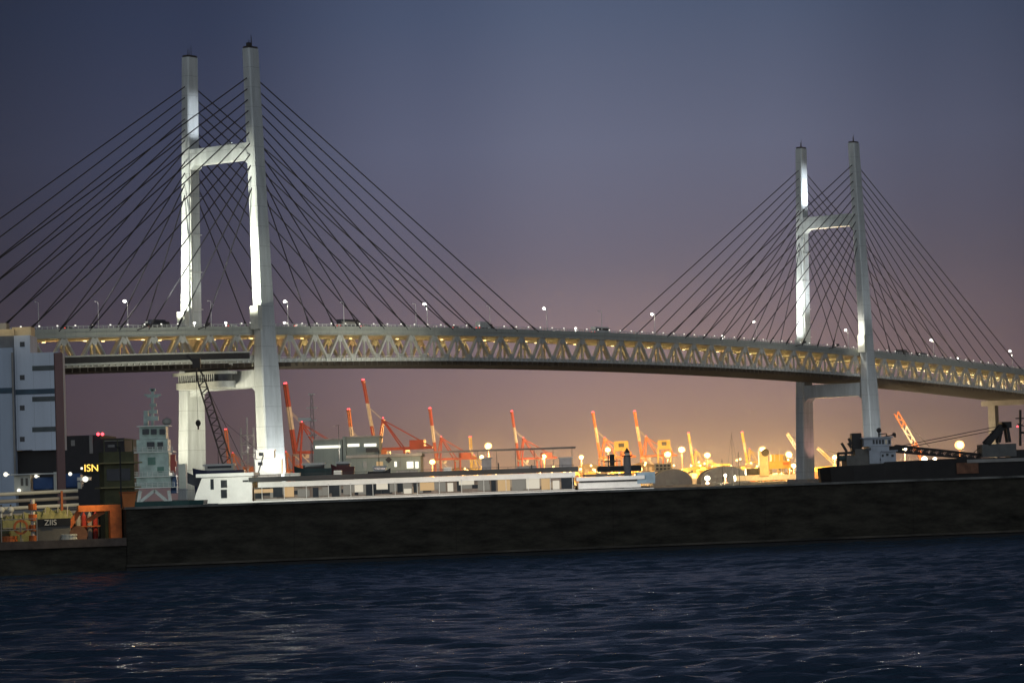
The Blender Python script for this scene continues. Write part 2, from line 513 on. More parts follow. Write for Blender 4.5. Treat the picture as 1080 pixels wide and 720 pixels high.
# unseen floods off the near side, without fittings, that wash the truss
flood(40, -85, 6, (62, -15, 58), 200, (1, 1, .86), 62, 1)
flood(-50, -75, 6, (-60, -15, 55), 95, (1, 1, .86), 80, 1)
flood(SPAN - 60, -75, 6, (SPAN - 120, -15, 58), 62, (1, .98, .94), 80, 1)
flood(SPAN + 60, -75, 6, (SPAN + 90, -15, 54), 32, (1, .96, .9), 80, 1)
flood(-6, -66, 6, (0, -19, 34), 40, (.9, .97, 1), 60, 1)
flood(-1, -32, 5, (0, -19.5, 22), 34, (.97, 1, 1), 80, 1)
flood(1, -31, 4.5, (0, -19, 9), 14, (1, 1, .95), 70, 1)
flood(-4, -44, zd(0) - 4, (0, -18, 110), 5, (.85, .95, 1), 60, 1)
flood(0, -12, 30, (0, 18, 30), 26, WARM, 90)
flood(-30, 0, zd(0) + 4, (0, 0, 132), 75, (.97, 1, .88), 26, 1)
flood(0, -9, 136, (0, 16, 148), 26, (.8, .88, 1), 40)
flood(0, -12, zd(0) + 5, (0, 17, 95), 9, (.9, 1, .92), 50)
flood(-40, 8, 20, (-10, 2, 47), 60, WARM, 44)
# right tower: only its far leg and the base of the near leg are bright
flood(SPAN - 34, 20.6, zd(SPAN) + 2, (SPAN, 17, 90), 380, (.95, 1, .95), 46, .8)
flood(SPAN - 66, 20.6, zd(SPAN) + 2, (SPAN, 16.4, 112), 420, (.95, 1, .97), 36, .8)
flood(SPAN - 2, -11, zd(SPAN) + 5, (SPAN, 17, 112), 110, (.88, .95, 1), 56, 1)
flood(SPAN, -9, 136, (SPAN, 16, 150), 110, (.8, .88, 1), 46, 1)
flood(SPAN - 13, -17, zd(SPAN) + 2, (SPAN, -18, 76), 4, (1, 1, .9), 60)
flood(SPAN - 6, 4, zd(SPAN) + 6, (SPAN, -3, 129), 90, (.95, 1, .95), 40)
flood(SPAN - 30, -50, 5, (SPAN, -19, 45), 40, (.9, .95, 1), 50)
flood(SPAN - 4, -50, zd(SPAN) - 4, (SPAN, -18, 112), 16, (.88, .95, 1), 64, 1)
flood(SPAN + 5, 4, 6, (SPAN + 1, 18, 30), 9, (1, .45, .35), 60)


# street lamps on the upper road: solve the pixel column for t
def t_at(px, v):
    lo_, hi_ = -300.0, 760.0
    for _ in range(50):
        m_ = (lo_ + hi_) / 2
        if proj(BW(m_, v, zd(m_)))[0] < px: lo_ = m_
        else: hi_ = m_
    return lo_


def street_lamp(px, lit, label, h=9.5, double=False):
    t = t_at(px, -13.6); p = BW(t, -13.6, zd(t))
    o = thing('street_lamp', label, 'street lamp', p, ANG, 'street lamps along the bridge parapet')
    MB().tube((0, 0, 0), (0, 0, h), .15, .09, 6).tube((0, 0, h), (0, 1.5, h + .5), .08, .07, 5).tube((0, 0, 0), (0, 0, .8), .28, .22, 6).build('pole', M_rail, o)
    MB().ball((0, 1.3, h + .3), .62 if lit else .3, 8, 6, .75).build('lamp_head', E_white if lit else M_rail, o)
    if lit: lamp('POINT', p + Vector((0, 0, h - .6)) + V * 1.3, 9000, (1, .95, .82), .5)


for px, lit, lab in (
        (41, 0, 'unlit street lamp above the blue-grey warehouse roof'),
        (104, 0, 'unlit lamp between the warehouse and the first glowing bridge lamp'),
        (135, 1, 'glowing street lamp left of the big left tower'),
        (223, 0, 'unlit lamp between the two legs of the left tower'),
        (304, 1, 'glowing street lamp just right of the near leg of the left tower'),
        (363, 0, 'thin unlit lamp post beside the lit group of vehicles on the bridge'),
        (439, 0, 'thin unlit post close to the left of a glowing lamp, left of midspan'),
        (451, 1, 'glowing lamp with a thin unlit post close by on its left'),
        (517, 0, 'unlit lamp post rising over the white box truck'),
        (577, 1, 'glowing lamp where the longest stay of the left tower meets the deck'),
        (635, 0, 'unlit lamp post beside the white bus at midspan'),
        (691, 1, 'glowing lamp between midspan and the right fan of cables'),
        (798, 1, 'glowing lamp just left of the far leg of the right tower'),
        (895, 1, 'glowing lamp between the two legs of the right tower'),
        (985, 1, 'glowing lamp to the right of the right tower'),
        (1068, 1, 'glowing lamp nearest the right end of the bridge')):
    street_lamp(px, lit, lab)
# glowing boxes and balls added for the bright dots along the railing
for k in range(88):
    t = -140 + 8.7 * k
    MB().box(t - .25, t + .25, -15.25, -14.95, zd(t) + 1.25, zd(t) + 1.6).build('parapet_light', emit('parapet_glow', (1, .97, .85), 1.6), bridge)
for px in (205, 238, 265, 300, 607, 762, 1010):
    t = t_at(px, -14.4)
    MB().ball((t, -14.5, zd(t) + 1.7), .5, 8, 6, .6).bar((t, -14.5, zd(t) + .2), (t, -14.5, zd(t) + 1.5), .15).build('parapet_light', E_white, bridge)


# vehicles on the bridge ------------------------------------------------
def car(px, v, m, label, rev=False):
    t = t_at(px, v); o = thing('car', label, 'car', BW(t, v, zd(t)), ANG + (math.pi if rev else 0), 'vehicles on the bridge')
    b = MB().xprism([(-2.2, .35), (2.2, .35), (2.25, .75), (1.2, .95), (-2.1, 1.0), (-2.25, .7)], -.85, .85)
    b.loft([[(-1.9, -.8, .98), (1.15, -.8, .95), (1.15, .8, .95), (-1.9, .8, .98)], [(-1.4, -.65, 1.48), (.35, -.65, 1.48), (.35, .65, 1.48), (-1.4, .65, 1.48)]])
    bo = b.build('body', m, o)
    for x in (-1.4, 1.4):
        for y in (-.8, .8): MB().tube((x, y - .1, .32), (x, y + .1, .32), .32, None, 10).build('wheel', M_black, o)
    for y in (-.6, .6):
        MB().box(2.2, 2.32, y - .2, y + .2, .55, .78).build('headlight', E_head, o)
        MB().box(-2.34, -2.2, y - .2, y + .2, .65, .85).build('tail_light', E_tail, o)
    return o


def truck(px, v, mbox, label, L=9.0, H=3.4, lit=False, cat='truck', rev=False):
    t = t_at(px, v); o = thing('bus' if cat == 'bus' else 'box_truck', label, cat, BW(t, v, zd(t)), ANG + (math.pi if rev else 0), 'vehicles on the bridge')
    if cat == 'bus':
        MB().box(-L / 2, L / 2, -1.2, 1.2, .4, H).build('body', mbox, o, bevel=.15)
        MB().box(-L / 2 + .5, L / 2 - .5, -1.23, 1.23, 1.5, 2.5).build('windows', E_windim if lit else M_glass, o)
    else:
        MB().box(-L / 2, L / 2 - 2.4, -1.25, 1.25, 1.0, H).build('cargo_box', mbox, o)
        MB().xprism([(L / 2 - 2.2, .5), (L / 2, .5), (L / 2, 1.5), (L / 2 - .5, 2.6), (L / 2 - 2.2, 2.6)], -1.15, 1.15).build('cab', M_dark, o)
        MB().box(-L / 2 + .2, L / 2 - .3, -.9, .9, .6, .98).build('chassis', M_black, o)
    for x in (-L / 2 + 1.4, -L / 2 + 2.6, L / 2 - 1.4):
        for y in (-1.1, 1.1): MB().tube((x, y - .14, .48), (x, y + .14, .48), .48, None, 10).build('wheel', M_black, o)
    for y in (-.8, .8):
        MB().box(L / 2, L / 2 + .1, y - .22, y + .22, .75, 1.05).build('headlight', E_head, o)
        MB().box(-L / 2 - .1, -L / 2, y - .2, y + .2, .8, 1.05).build('tail_light', E_tail, o)
    return o


M_carw = mat('car_white', (.6, .6, .58), .3); M_cars = mat('car_silver', (.35, .36, .38), .3, .3); M_card = mat('car_dark', (.03, .035, .05), .3)
truck(511, -9.5, M_white, 'white box truck with a dark cab on the bridge between two thin lamp posts')
truck(367, -9.5, M_card, 'bus with lit windows beside the thin lamp post right of the left tower', 11, 3.3, True, 'bus')
truck(633, -9.5, M_white, 'white bus crossing the middle of the bridge', 11, 3.1, False, 'bus')
truck(952, -9.5, M_card, 'dark truck on the bridge right of the right tower, leading of two', 10, 3.4)
truck(972, -9.5, M_card, 'dark truck following another beyond the right tower', 9, 3.0)
truck(168, -9.5, M_card, 'dark truck on the bridge just left of the left tower', 9, 3.2)
truck(160, 4, M_white, 'white truck in the far lanes left of the left tower', 9, 3.4, rev=True)
car(316, -10, M_carw, 'white car passing the glowing lamp right of the left tower')
car(386, -10, M_cars, 'silver car right behind the lit bus')
car(480, -10, M_card, 'dark car behind the white box truck')
car(244, -10, M_cars, 'silver car on the deck between the legs of the left tower')
car(186, 4, M_carw, 'white car by the far leg of the left tower', True)
car(72, -10, M_card, 'dark car on the bridge above the warehouse edge')
car(740, -10, M_carw, 'white car between the two glowing lamps right of midspan')
car(830, -10, M_card, 'dark car approaching the right tower')
car(930, -10, M_cars, 'silver car just past the right tower')


# ------------------------------------------------------------------ harbour cranes
def beacon(p, parent, r=1.0):
    MB().ball(p, r, 8, 6).build('beacon', E_red, parent)


def gantry(px, ytop, Y, label, yaw=0, c1=M_red, c2=M_cwhite, flip=1, lean=8, wl=260, boomw=1.6):
    """ship-to-shore container crane with its boom raised; scaled so that the boom tip reaches ytop"""
    tip = W(px, ytop, Y); S = (tip.z - 3) / 108.0
    base = Vector((tip.x, Y, 3))
    o = thing('gantry_crane', label, 'crane', base, yaw, 'container cranes across the harbour')
    def p(a, b, z): return Vector((flip * a * S, b * S, z * S))
    lamp('POINT', base + Vector((-6, -62, 24)), wl * KW, (1, .6, .22), 2)  # unseen fill lights added in front of each crane
    lamp('POINT', base + Vector((4, -46, 78)), wl * .45 * KW, (1, .62, .28), 2)
    for a in (4, 32):
        for b in (-9, 9):
            MB().bar(p(a, b, 1.5), p(a, b * .92, 41), 1.9 * S).box(*sorted((flip * (a - 3) * S, flip * (a + 3) * S)), (b - 1) * S, (b + 1) * S, 0, 1.6 * S).build('leg', c1, o)
    fr = MB()
    for b in (-9, 9):
        fr.bar(p(4, b, 14), p(32, b, 14), 1.6 * S); fr.bar(p(32, b, 14.5), p(5, b * .95, 40), 1.0 * S)
    for a in (4, 32): fr.bar(p(a, -9, 14), p(a, 9, 14), 1.5 * S); fr.bar(p(a, -9, 40), p(a, 9, 40), 1.7 * S)
    fr.build('portal_frame', c2, o)
    gd = MB()
    for b in (-3, 3): gd.bar(p(1, b, 42.5), p(58, b, 42.5), 1.4 * S, 2.6 * S)
    for a in range(4, 58, 9): gd.bar(p(a, -3, 42), p(a, 3, 42), .8 * S)
    gd.build('girder', c1, o)
    ap = MB()
    for b in (-6, 6):
        ap.bar(p(5, b, 41), p(10, b * .3, 70), 1.5 * S); ap.bar(p(30, b, 41), p(10, b * .3, 70), 1.1 * S)
        ap.bar(p(10, b * .3, 70), p(55, b * .5, 44), .6 * S)
    ap.bar(p(10, -3, 70), p(10, 3, 70), 2.6 * S, 1.6 * S)
    ap.build('a_frame', c1, o)
    bm = MB(); bt = MB(); bw = MB(); h = p(2, 0, 43)
    k = math.tan(R(lean))
    for b in (-3, 3):
        n = 6
        for i in range(n):
            z0, z1 = 43 + 65 * i / n, 43 + 65 * (i + 1) / n
            (bw if i in (2, 3) else bm if i < 2 else bt).bar(p(-(z0 - 43) * k + 2, b * .8, z0), p(-(z1 - 43) * k + 2, b * .8, z1), boomw * S, boomw * 1.1 * S)
    for i in range(12):
        z0 = 45 + 62 * i / 11
        (bm if i < 4 else bw if i < 8 else bt).bar(p(-(z0 - 43) * k + 2, -2.4, z0), p(-(z0 - 43) * k + 2, 2.4, z0), .7 * S)
    bt.bar(p(-65 * k + 2, -3.4, 107), p(-65 * k + 2, 3.4, 107), 2.4 * S)
    bm.build('boom', c1, o); bt.build('boom_tip', c1, o); bw.build('boom_section', c2, o)
    st = MB()
    for b in (-2, 2): st.bar(p(10, b, 70), p(-40 * k + 2, b, 83), .35 * S)
    st.build('boom_stay', c2, o)
    MB().box(*sorted((flip * 36 * S, flip * 50 * S)), -4.5 * S, 4.5 * S, 43.8 * S, 50 * S).build('machine_house', c2 if c1 is M_yellow else c1, o)
    MB().box(*sorted((flip * 12 * S, flip * 16 * S)), -2 * S, 2 * S, 37 * S, 40.5 * S).build('cab', M_cwhite, o)
    for b in (-2, 2): beacon(p(-65 * k + 2, b, 109), o, .75)
    beacon(p(10, 0, 72), o, .6)
    return o


gantry(307, 405, 2500, 'tall red and white container crane just right of the left tower', R(28), lean=7, wl=26, boomw=2.2)
gantry(297, 452, 3600, 'small orange container crane low beside the foot of the left tower', R(60), M_orange, M_orange, lean=3, wl=90)
gantry(371, 432, 3000, 'orange crane boom showing behind the grey terminal roof', R(35), M_orange, M_cwhite, lean=6, wl=40)
gantry(392, 401, 2450, 'tallest dark red crane with a long machine house behind the grey building', R(-12), M_red, M_cwhite, lean=9, wl=24)
gantry(457, 431, 3000, 'red crane right of the grey building, above the left end of the long thin canopy', R(25), M_red, M_cwhite, lean=6, wl=90)
gantry(544, 434, 3200, 'red crane standing alone beyond the right half of the long thin canopy', R(20), M_red, M_cwhite, lean=7, wl=110)
gantry(630, 435, 3200, 'red crane just left of the pale lighthouse-like beacon', R(22), M_orange, M_cream, lean=8, wl=230)
gantry(674, 434, 3200, 'orange-red crane just right of the pale lighthouse-like beacon', R(22), M_orange, M_cream, lean=8, wl=230)
gantry(729, 457, 3300, 'small yellow-lit crane between the lit blocks and the rounded shed', R(30), M_yellow, M_cream, lean=8, wl=330, boomw=1.7)
gantry(786, 456, 3300, 'small yellow-lit crane behind the cream tower block', R(30), M_yellow, M_cream, lean=9, wl=330, boomw=1.7)
gantry(496, 461, 3600, 'small pale crane between two tall red ones, left of a bright lamp', R(-50), M_yellow, M_cream, lean=2)
gantry(240, 453, 3300, 'red crane seen between the legs of the left tower', R(50), M_orange, M_orange, lean=5, wl=50)


def jib(base_px, tip_px, Y, label, c1, c2, wid=2.0, cab=True):
    b = W(*base_px, Y); t = W(*tip_px, Y); base = Vector((b.x, Y, 3))
    o = thing('jib_crane', label, 'crane', base, 0, 'jib cranes on the far quay')
    a = Vector((0, 0, b.z - 3)); q = t - base
    MB().box(-3.5, 3.5, -3, 3, 0, 2.2).box(-2.6, 3.6, -2.4, 2.4, 2.3, 6.2).bar((0, 0, 6), a, 2.2).build('body', c1, o)
    for k, (u0, u1, m) in enumerate(((0, .33, c1), (.33, .68, c2), (.68, 1, c1))):
        mb = MB(); p0 = a.lerp(q, u0); p1 = a.lerp(q, u1)
        ax = (q - a).normalized(); sd = Vector((0, 1, 0)).cross(ax) * wid * .5; yy = Vector((0, wid * .5, 0))
        for sx in (-1, 1):
            for sy in (-1, 1): mb.bar(p0 + sd * sx + yy * sy, p1 + sd * sx + yy * sy, wid * .2)
        n = max(3, int((p1 - p0).length / (wid * 1.3)))
        for i in range(n):
            e0 = p0.lerp(p1, i / n); e1 = p0.lerp(p1, (i + 1) / n); sg = 1 if i % 2 else -1
            mb.bar(e0 + sd * sg - yy, e1 - sd * sg - yy, wid * .14); mb.bar(e0 + sd * sg + yy, e1 - sd * sg + yy, wid * .14)
        mb.build('boom', m, o)
    lamp('POINT', base + Vector((q.x * .5, -34, 24)), 130 * KW, (1, .62, .25), 1.5)
    MB().bar(q, a + Vector((5 if q.x < 0 else -5, 0, 6)), .3).build('pendant', M_dark, o)
    return o


jib((845, 480), (830, 457), 1900, 'thin cream jib crane leaning left beside the far leg of the right tower', M_cream, M_cwhite, 1.6)
jib((880, 489), (862, 472), 1900, 'pale low jib leaning left behind the stern of the dark ship', M_cream, M_yellow, 1.5)
jib((972, 482), (945, 435), 1750, 'orange crane with a white middle section on its leaning boom', M_orange, M_cwhite, 2.6)


# ------------------------------------------------------------------ light masts
def mast(px, py, Y, label, r=2.3, em=E_sod, p=90, col=SOD):
    top = W(px, py, Y); o = thing('light_mast', label, 'light mast', (top.x, Y, 3), 0, 'floodlight masts of the container terminal')
    h = top.z - 3
    MB().tube((0, 0, 0), (0, 0, h), .3, .16, 6).box(-.9, .9, -.9, .9, 0, .8).build('pole', M_rust, o)
    r *= .74; hd = MB().ball((0, 0, h), r, 12, 8, .9)
    hd.build('lamp_head', em, o, smooth=True)
    lamp('POINT', (top.x, Y - r - .6, top.z), p * KW * 6, col, 1.0)
    return o


for a in ((456, 487, 2700, 'bright sodium lamp low at the right end of the grey building', 3.6),
          (508, 482, 2700, 'sodium lamp beside the small grey funnel under the thin canopy', 3.0),
          (515, 470, 2700, 'large sodium lamp just above the thin canopy line', 4.4),
          (574, 481, 2700, 'small sodium lamp below the lone red crane', 2.4),
          (613, 482, 2700, 'sodium lamp just right of the tip of the thin canopy', 3.0),
          (641, 474, 2700, 'sodium lamp close left of the dark ship funnel and pale beacon', 3.6),
          (704, 479, 2700, 'lower left lamp of the close bright pair below the yellow machine houses', 4.2),
          (719, 474, 2700, 'upper right lamp of the close bright pair below the yellow machine houses', 4.2),
          (746, 480, 2700, 'bright sodium lamp above the left end of the rounded shed', 4.0),
          (804, 474, 2500, 'bright sodium lamp directly above the cream tower block', 4.0),
          (832, 479, 2500, 'sodium lamp left of the far leg of the right tower, upper of two', 3.8),
          (837, 491, 2500, 'sodium lamp left of the far leg of the right tower, lower of two', 3.0),
          (880, 482, 2300, 'pale sodium lamp behind the stern of the dark ship', 2.6),
          (1012, 469, 2300, 'biggest orange lamp glowing above the stowed boom of the dark ship', 5.0)):
    mast(*a)
mast(746, 504, 1590, 'very bright white floodlight low in front of the rounded shed', 2.0, E_sodw, 25, (1, .85, .55))
mast(765, 501, 1590, 'small white lamp in front of the middle of the rounded shed', 1.1, E_sodw, 8, (1, .85, .55))
mast(954, 473, 1650, 'white floodlight right beside the wheelhouse of the dark ship', 1.9, E_sodw, 25, (1, .8, .5))
mast(975, 484, 1650, 'pale floodlight low at the foot of the orange and white crane', 2.2, E_sodw, 25, (1, .8, .5))
mast(986, 484, 1650, 'small pale lamp to the right of the orange and white crane foot', 1.5, E_sodw, 12, (1, .8, .5))
for x, p in ((150, 60), (330, 90), (400, 100), (450, 90), (545, 90), (640, 120), (690, 140), (760, 120), (820, 120), (980, 80)):
    q = W(x, 490, 2400 if x < 420 else 2900); lamp('POINT', (q.x, q.y - 70, 24), p * KW * (1.1 if x < 420 else 2.8), SOD, 2)

# yellow-lit yard blocks: machine houses of straddle cranes, sheds, containers
def rtg(px, y0, y1, w, Y, label):
    c = W(px, y0, Y); o = thing('yard_crane', label, 'crane', (c.x, Y, 3), 0, 'yard cranes of the terminal')
    k = Y / F; wd = w * k; top = c.z - 3; bt = W(px, y1, Y).z - 3
    MB().box(-wd / 2, wd / 2, -5, 5, bt, top).box(-wd / 2 - 1, wd / 2 + 1, -5.4, 5.4, bt - 1.4, bt - .02).build('machine_house', M_yellow, o)
    for sx in (-1, 1):
        for y in (-5, 5): MB().bar((sx * wd * .55, y, 0), (sx * wd * .5, y, bt - 1.4), 1.2).build('leg', M_yellow, o)
    MB().box(-wd * .2, wd * .2, -5.3, -5.02, bt + (top - bt) * .3, top - (top - bt) * .25).build('window', M_glass, o)


rtg(655, 465, 474, 15, 2950, 'yellow yard crane block beside the sodium lamp left of the beacon')
rtg(700, 464, 472, 13, 2950, 'yellow yard crane block above the close bright pair of lamps')
rtg(760, 489, 495, 20, 2900, 'low yellow yard crane behind the rounded shed')
rtg(822, 479, 488, 18, 2600, 'broad yellow yard crane block left of the right tower')
cols = {'rust red': M_rust, 'blue': mat('blue_container', (.05, .1, .22), .6), 'orange': M_orange, 'white': M_cwhite, 'green': mat('green_container', (.06, .16, .1), .6)}
protos = {}
for i in range(70):
    name = random.choice(list(cols)); px = 425 + (i * 6.1) % 420 + random.uniform(-2, 2); k = i % 3
    lv = random.choice((0, 1, 2, 2, 3)); Yc = 2780 + 40 * k
    q = W(px, 495, Yc)
    if name not in protos:
        protos[name] = MB().box(-6, 6, -1.22, 1.22, 0, 2.5).build('shipping_container', cols[name], bevel=.08)
        o = tag(protos[name], 'a %s shipping container in the lamplit stacks of the far terminal' % name, 'container', 'containers stacked in the terminal')
    else:
        o = protos[name].copy(); COL.objects.link(o)
    o.location = (q.x, Yc, 3 + 2.52 * lv)
    for l in range(lv):
        c = o.copy(); COL.objects.link(c); c.location = (q.x, Yc, 3 + 2.52 * l)


# straddle carriers, small yard lamps and long lamplit sheds
def straddle(px, Y, label):
    q = W(px, 495, Y); o = thing('straddle_carrier', label, 'straddle carrier', (q.x, Y, 3), 0, 'straddle carriers of the far terminal')
    for x in (-4.5, 4.5):
        for y in (-2.2, 2.2): MB().bar((x, y, .6), (x, y, 12), .7).tube((x, y - .3, .6), (x, y + .3, .6), .6, None, 8).build('leg', M_yellow, o)
    MB().box(-5.2, 5.2, -2.6, 2.6, 12, 13).box(-1.8, 1.8, -1.6, 1.6, 13, 14.6).bar((-4.5, -2.2, 5), (4.5, -2.2, 5), .5).bar((-4.5, -2.2, 5), (4.5, -2.2, 12), .3).build('frame', M_yellow, o)
    MB().box(3.4, 5.4, -3.2, -2.62, 9.8, 11.9).build('cab', M_glass, o)
    return o
sc0 = straddle(470, 2740, 'yellow straddle carrier among the lamplit containers of the far terminal')
rs = random.Random(4)
for k in range(26):
    px = 440 + k * 15.6 + rs.uniform(-5, 5); Yc = rs.choice((2700, 2740, 2860)); q = W(px, 495, Yc); dup(sc0, (q.x, Yc, 3), rs.uniform(-.5, .5))
m0 = thing('yard_lamp', 'small yellow yard lamp on a thin pole among the far containers', 'yard lamp', (0, 0, 3), 0, 'small lamps of the container yard')
MB().tube((0, 0, 0), (0, 0, 13.5), .16, .1, 5).build('pole', M_dark, m0); MB().ball((0, 0, 13.8), 1.0, 8, 6).build('lamp_head', emit('yard_bulb', (1, .66, .24), 5), m0)
for k in range(70):
    px = 432 + k * 5.9 + rs.uniform(-5, 5); Yc = rs.uniform(2500, 2900); q = W(px, 495, Yc); loc = (q.x, Yc, 3 + rs.uniform(-5, 7))
    if k == 0: m0.location = loc
    else: dup(m0, loc)
for i, (x0, x1, yt, Yc, lab) in enumerate(((600, 640, 489, 3050, 'long lamplit shed behind the two orange cranes'), (664, 690, 487, 3080, 'lamplit shed under the right orange crane'), (716, 760, 491, 3000, 'long low lamplit shed left of the rounded shed'),
                                       (775, 800, 490, 3020, 'lamplit shed left of the cream tower block'), (470, 500, 492, 3100, 'low lamplit shed under the left end of the canopy'), (850, 905, 491, 2500, 'lamplit shed seen between the legs of the right tower'), (948, 1000, 488, 2500, 'lamplit shed behind the stowed boom of the dark ship'))):
    c0 = W((x0 + x1) / 2, yt, Yc); o = thing('terminal_shed', lab, 'shed', (c0.x, Yc, 3)); w_ = (x1 - x0) * Yc / F / 2; h_ = c0.z - 3
    MB().xprism([(-w_, 0), (w_, 0), (w_, h_ * .86), (0, h_), (-w_, h_ * .86)], 0, 30).build('wall', (mat('shed_wall', (.3, .24, .17), .7, 0, .35, .15, (1, 1, .3)), mat('shed_wall_brown', (.2, .13, .08), .8, 0, .35, .15), M_yellow)[i % 3], o)
    for k_ in range(5): MB().box(w_ * (-.9 + .37 * k_), w_ * (-.9 + .37 * k_) + w_ * .2, -.12, .1, h_ * .62, h_ * .78).build('window', E_winwarm if (k_ + i) % 3 else M_glass, o)
    MB().box(-w_ * .7, -w_ * .2, -.1, .2, .1, h_ * .6).build('door', M_rust, o); MB().box(w_ * .1, w_ * .6, -.1, .2, .1, h_ * .6).build('door', M_dark, o)
    lamp('POINT', (c0.x - w_ * .6, Yc - 18, 13), 26 * KW, SOD, 1)

# rounded sheds
def shed(x0, x1, ytop, Y, label):
    a, b = W(x0, 500, Y), W(x1, 500, Y); zt = W((x0 + x1) / 2, ytop, Y).z - 3; w = (b.x - a.x) / 2
    o = thing('rounded_shed', label, 'shed', ((a.x + b.x) / 2, Y + 20, 3), 0)
    P = [(-w, 0)] + [(-w * math.cos(R(180 * i / 14)), 1.5 + (zt - 1.5) * math.sin(R(180 * i / 14))) for i in range(15)] + [(w, 0)]
    MB().xprism(P, -20, 20).build('roof_shell', mat('shed_sheet', (.3, .27, .25), .5, 0, .1), o)
    MB().box(-w * .3, w * .3, -20.06, -19.9, .2, 3.2).build('door', M_conc, o)
    rib = MB()
    for i in range(14):
        p0, p1 = P[1 + i], P[2 + i]; rib.bar((p0[0], -20, p0[1]), (p1[0], -20, p1[1]), .5, .5)
    rib.build('edge_rib', M_cream, o)


shed(739, 791, 491.5, 1640, 'pale rounded shed behind the bright white floodlight')
shed(688, 730, 494.5, 1700, 'brown rounded shed just right of the light blue box')
# low lamplit quay shed with a grid of openings
o = thing('low_shed', 'low lamplit shed with two rows of openings right of the pale beacon', 'shed', (W(699, 495, 1720).x, 1722, 3))
mb = MB(o.location); mb.pbox(691, 488.5, 708, 497, 1720, 14); mb.build('wall', M_cream, o)
for i in range(4):
    for j in range(2): MB(o.location).pbox(692 + i * 4, 489.8 + j * 3.4, 694.6 + i * 4, 491.8 + j * 3.4, 1720, .2, -.1).build('opening', M_dark, o)

# works vessel with the cream tower block, right of the sheds
Y0 = 1560
o = thing('works_vessel', 'works vessel with a tall cream tower block and low white hull', 'ship', (W(815, 500, Y0).x, Y0 + 4, 0))
g = o.location
MB(g).pbox(776, 500.5, 843, 506, Y0, 12).build('hull', M_white, o)
MB(g).pbox(801, 475, 810.5, 502, Y0 - 1, 7).build('tower_block', M_cream, o)
MB(g).pbox(787, 494, 800, 500.5, Y0 + 1, 8).build('deckhouse', M_dark, o)
MB(g).pbox(811, 486, 834, 494, Y0 + 2, 8).pbox(814, 479, 826, 486, Y0 + 3, 5).build('superstructure', M_yellow, o)
mb = MB(g); c = W(807, 477, Y0 - 1) - g; mb.tube(c + Vector((0, -.6, 0)), c + Vector((0, 1, 0)), 2.1, 2.1, 12); mb.build('winch_drum', M_black, o)
mb = MB(g)
for i in range(5): mb.pbar((812 + 5 * i, 486), (812 + 5 * i, 474 + 3 * (i % 2)), Y0 + 3, .3)
mb.build('mast', M_cwhite, o)
MB(g).pbox(826, 487, 832, 490, Y0 + 1, 1.2, .2).build('lifeboat', M_orange, o)
lamp('POINT', W(806, 486, Y0) + Vector((0, -22, 0)), 30 * KW, SOD, 1)
lamp('POINT', W(825, 484, Y0) + Vector((0, -25, 0)), 25 * KW, SOD, 1)
# sailing masts in front of the shed
for i, (x, yt, lab) in enumerate(((773, 456, 'tallest bare boat mast in front of the rounded shed'), (779.5, 476, 'short thin boat mast in front of the rounded shed'), (762, 484, 'low mast with stays left of the tallest boat mast'))):
    Yb = 1520 + 6 * i; q = W(x, 500, Yb); o = thing('sailing_boat', lab, 'boat', (q.x, Yb, 0)); g = o.location; top = W(x, yt, Yb) - g
    MB(g).loft([[(-4, -.1, 2), (-4, .1, 2), (-3.2, 0, .1)], [(0, -1.4, 1.6), (0, 1.4, 1.6), (0, 0, -.5)], [(4, -1, 1.5), (4, 1, 1.5), (3.6, 0, 0)]]).build('hull', M_white, o)
    MB().tube((0, 0, 1.5), (0, 0, top.z), .22, .12, 6).bar((-.2, 0, top.z * .75), (2, 0, top.z * .75), .12).build('mast', M_dark if i else M_cwhite, o)
    MB().bar((0, 0, top.z * .98), (-4, 0, 2), .07).bar((0, 0, top.z * .98), (4, 0, 1.6), .07).build('stay', M_dark, o)

# ------------------------------------------------------------------ left bank: warehouse and dark building
Y0 = 600
o = thing('warehouse', 'tall blue-grey windowless warehouse with a dark stripe at the left edge', 'warehouse', (W(20, 500, Y0).x, Y0, 3)); g = o.location
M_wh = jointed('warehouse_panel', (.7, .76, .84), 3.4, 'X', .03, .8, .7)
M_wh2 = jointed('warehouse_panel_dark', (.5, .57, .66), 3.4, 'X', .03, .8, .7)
zb = 3 - g.z
def pw(px0, py0, px1, py1, m, nm, yo, dep, par=o):
    return MB(g).pbox(px0, py0, px1, py1, Y0, dep, yo).build(nm, m, par)
mb = MB(g); mb.pbox(16.2, 353.5, 33, 474.5, Y0, 9); mb.pbox(33.0, 371.5, 62.4, 474.5, Y0, 8.8, .01); w_ = mb.build('wall', M_wh, o)
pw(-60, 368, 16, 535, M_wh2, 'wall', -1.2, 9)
pw(-60, 355, 16.1, 368, mat('grey_cladding', (.16, .17, .19), .8), 'parapet', .4, 7)
pw(16.2, 474.6, 62, 537, M_black, 'loading_bay', 2, 6)
pw(-60, 410, 16, 416, mat('teal_stripe', (.06, .11, .15), .7), 'stripe', -1.26, .05)
pw(16.4, 410, 62.8, 415.5, MC['teal_stripe'], 'stripe', -.06, .05)
for yy in (363, 398, 430, 463): pw(21, yy - 2.6, 26, yy + 2.6, M_glass, 'window', -.05, .3)
for yy in (388, 420.5, 452.5):
    f = pw(34, yy - 2.6, 60, yy + 2.6, mat('louvre', (.1, .12, .12), .6), 'louvre', -.05, .2)
pw(14.8, 372, 16.6, 500, M_conc, 'drain_pipe', -1.7, .4)
pw(-30, 347, 13, 355, M_cream, 'roof_house', 2, 5)
pw(10, 344, 30, 353.4, M_cream, 'roof_house', 3, 5)
pw(-10, 340, 4, 347, M_conc, 'roof_unit', 3, 4)
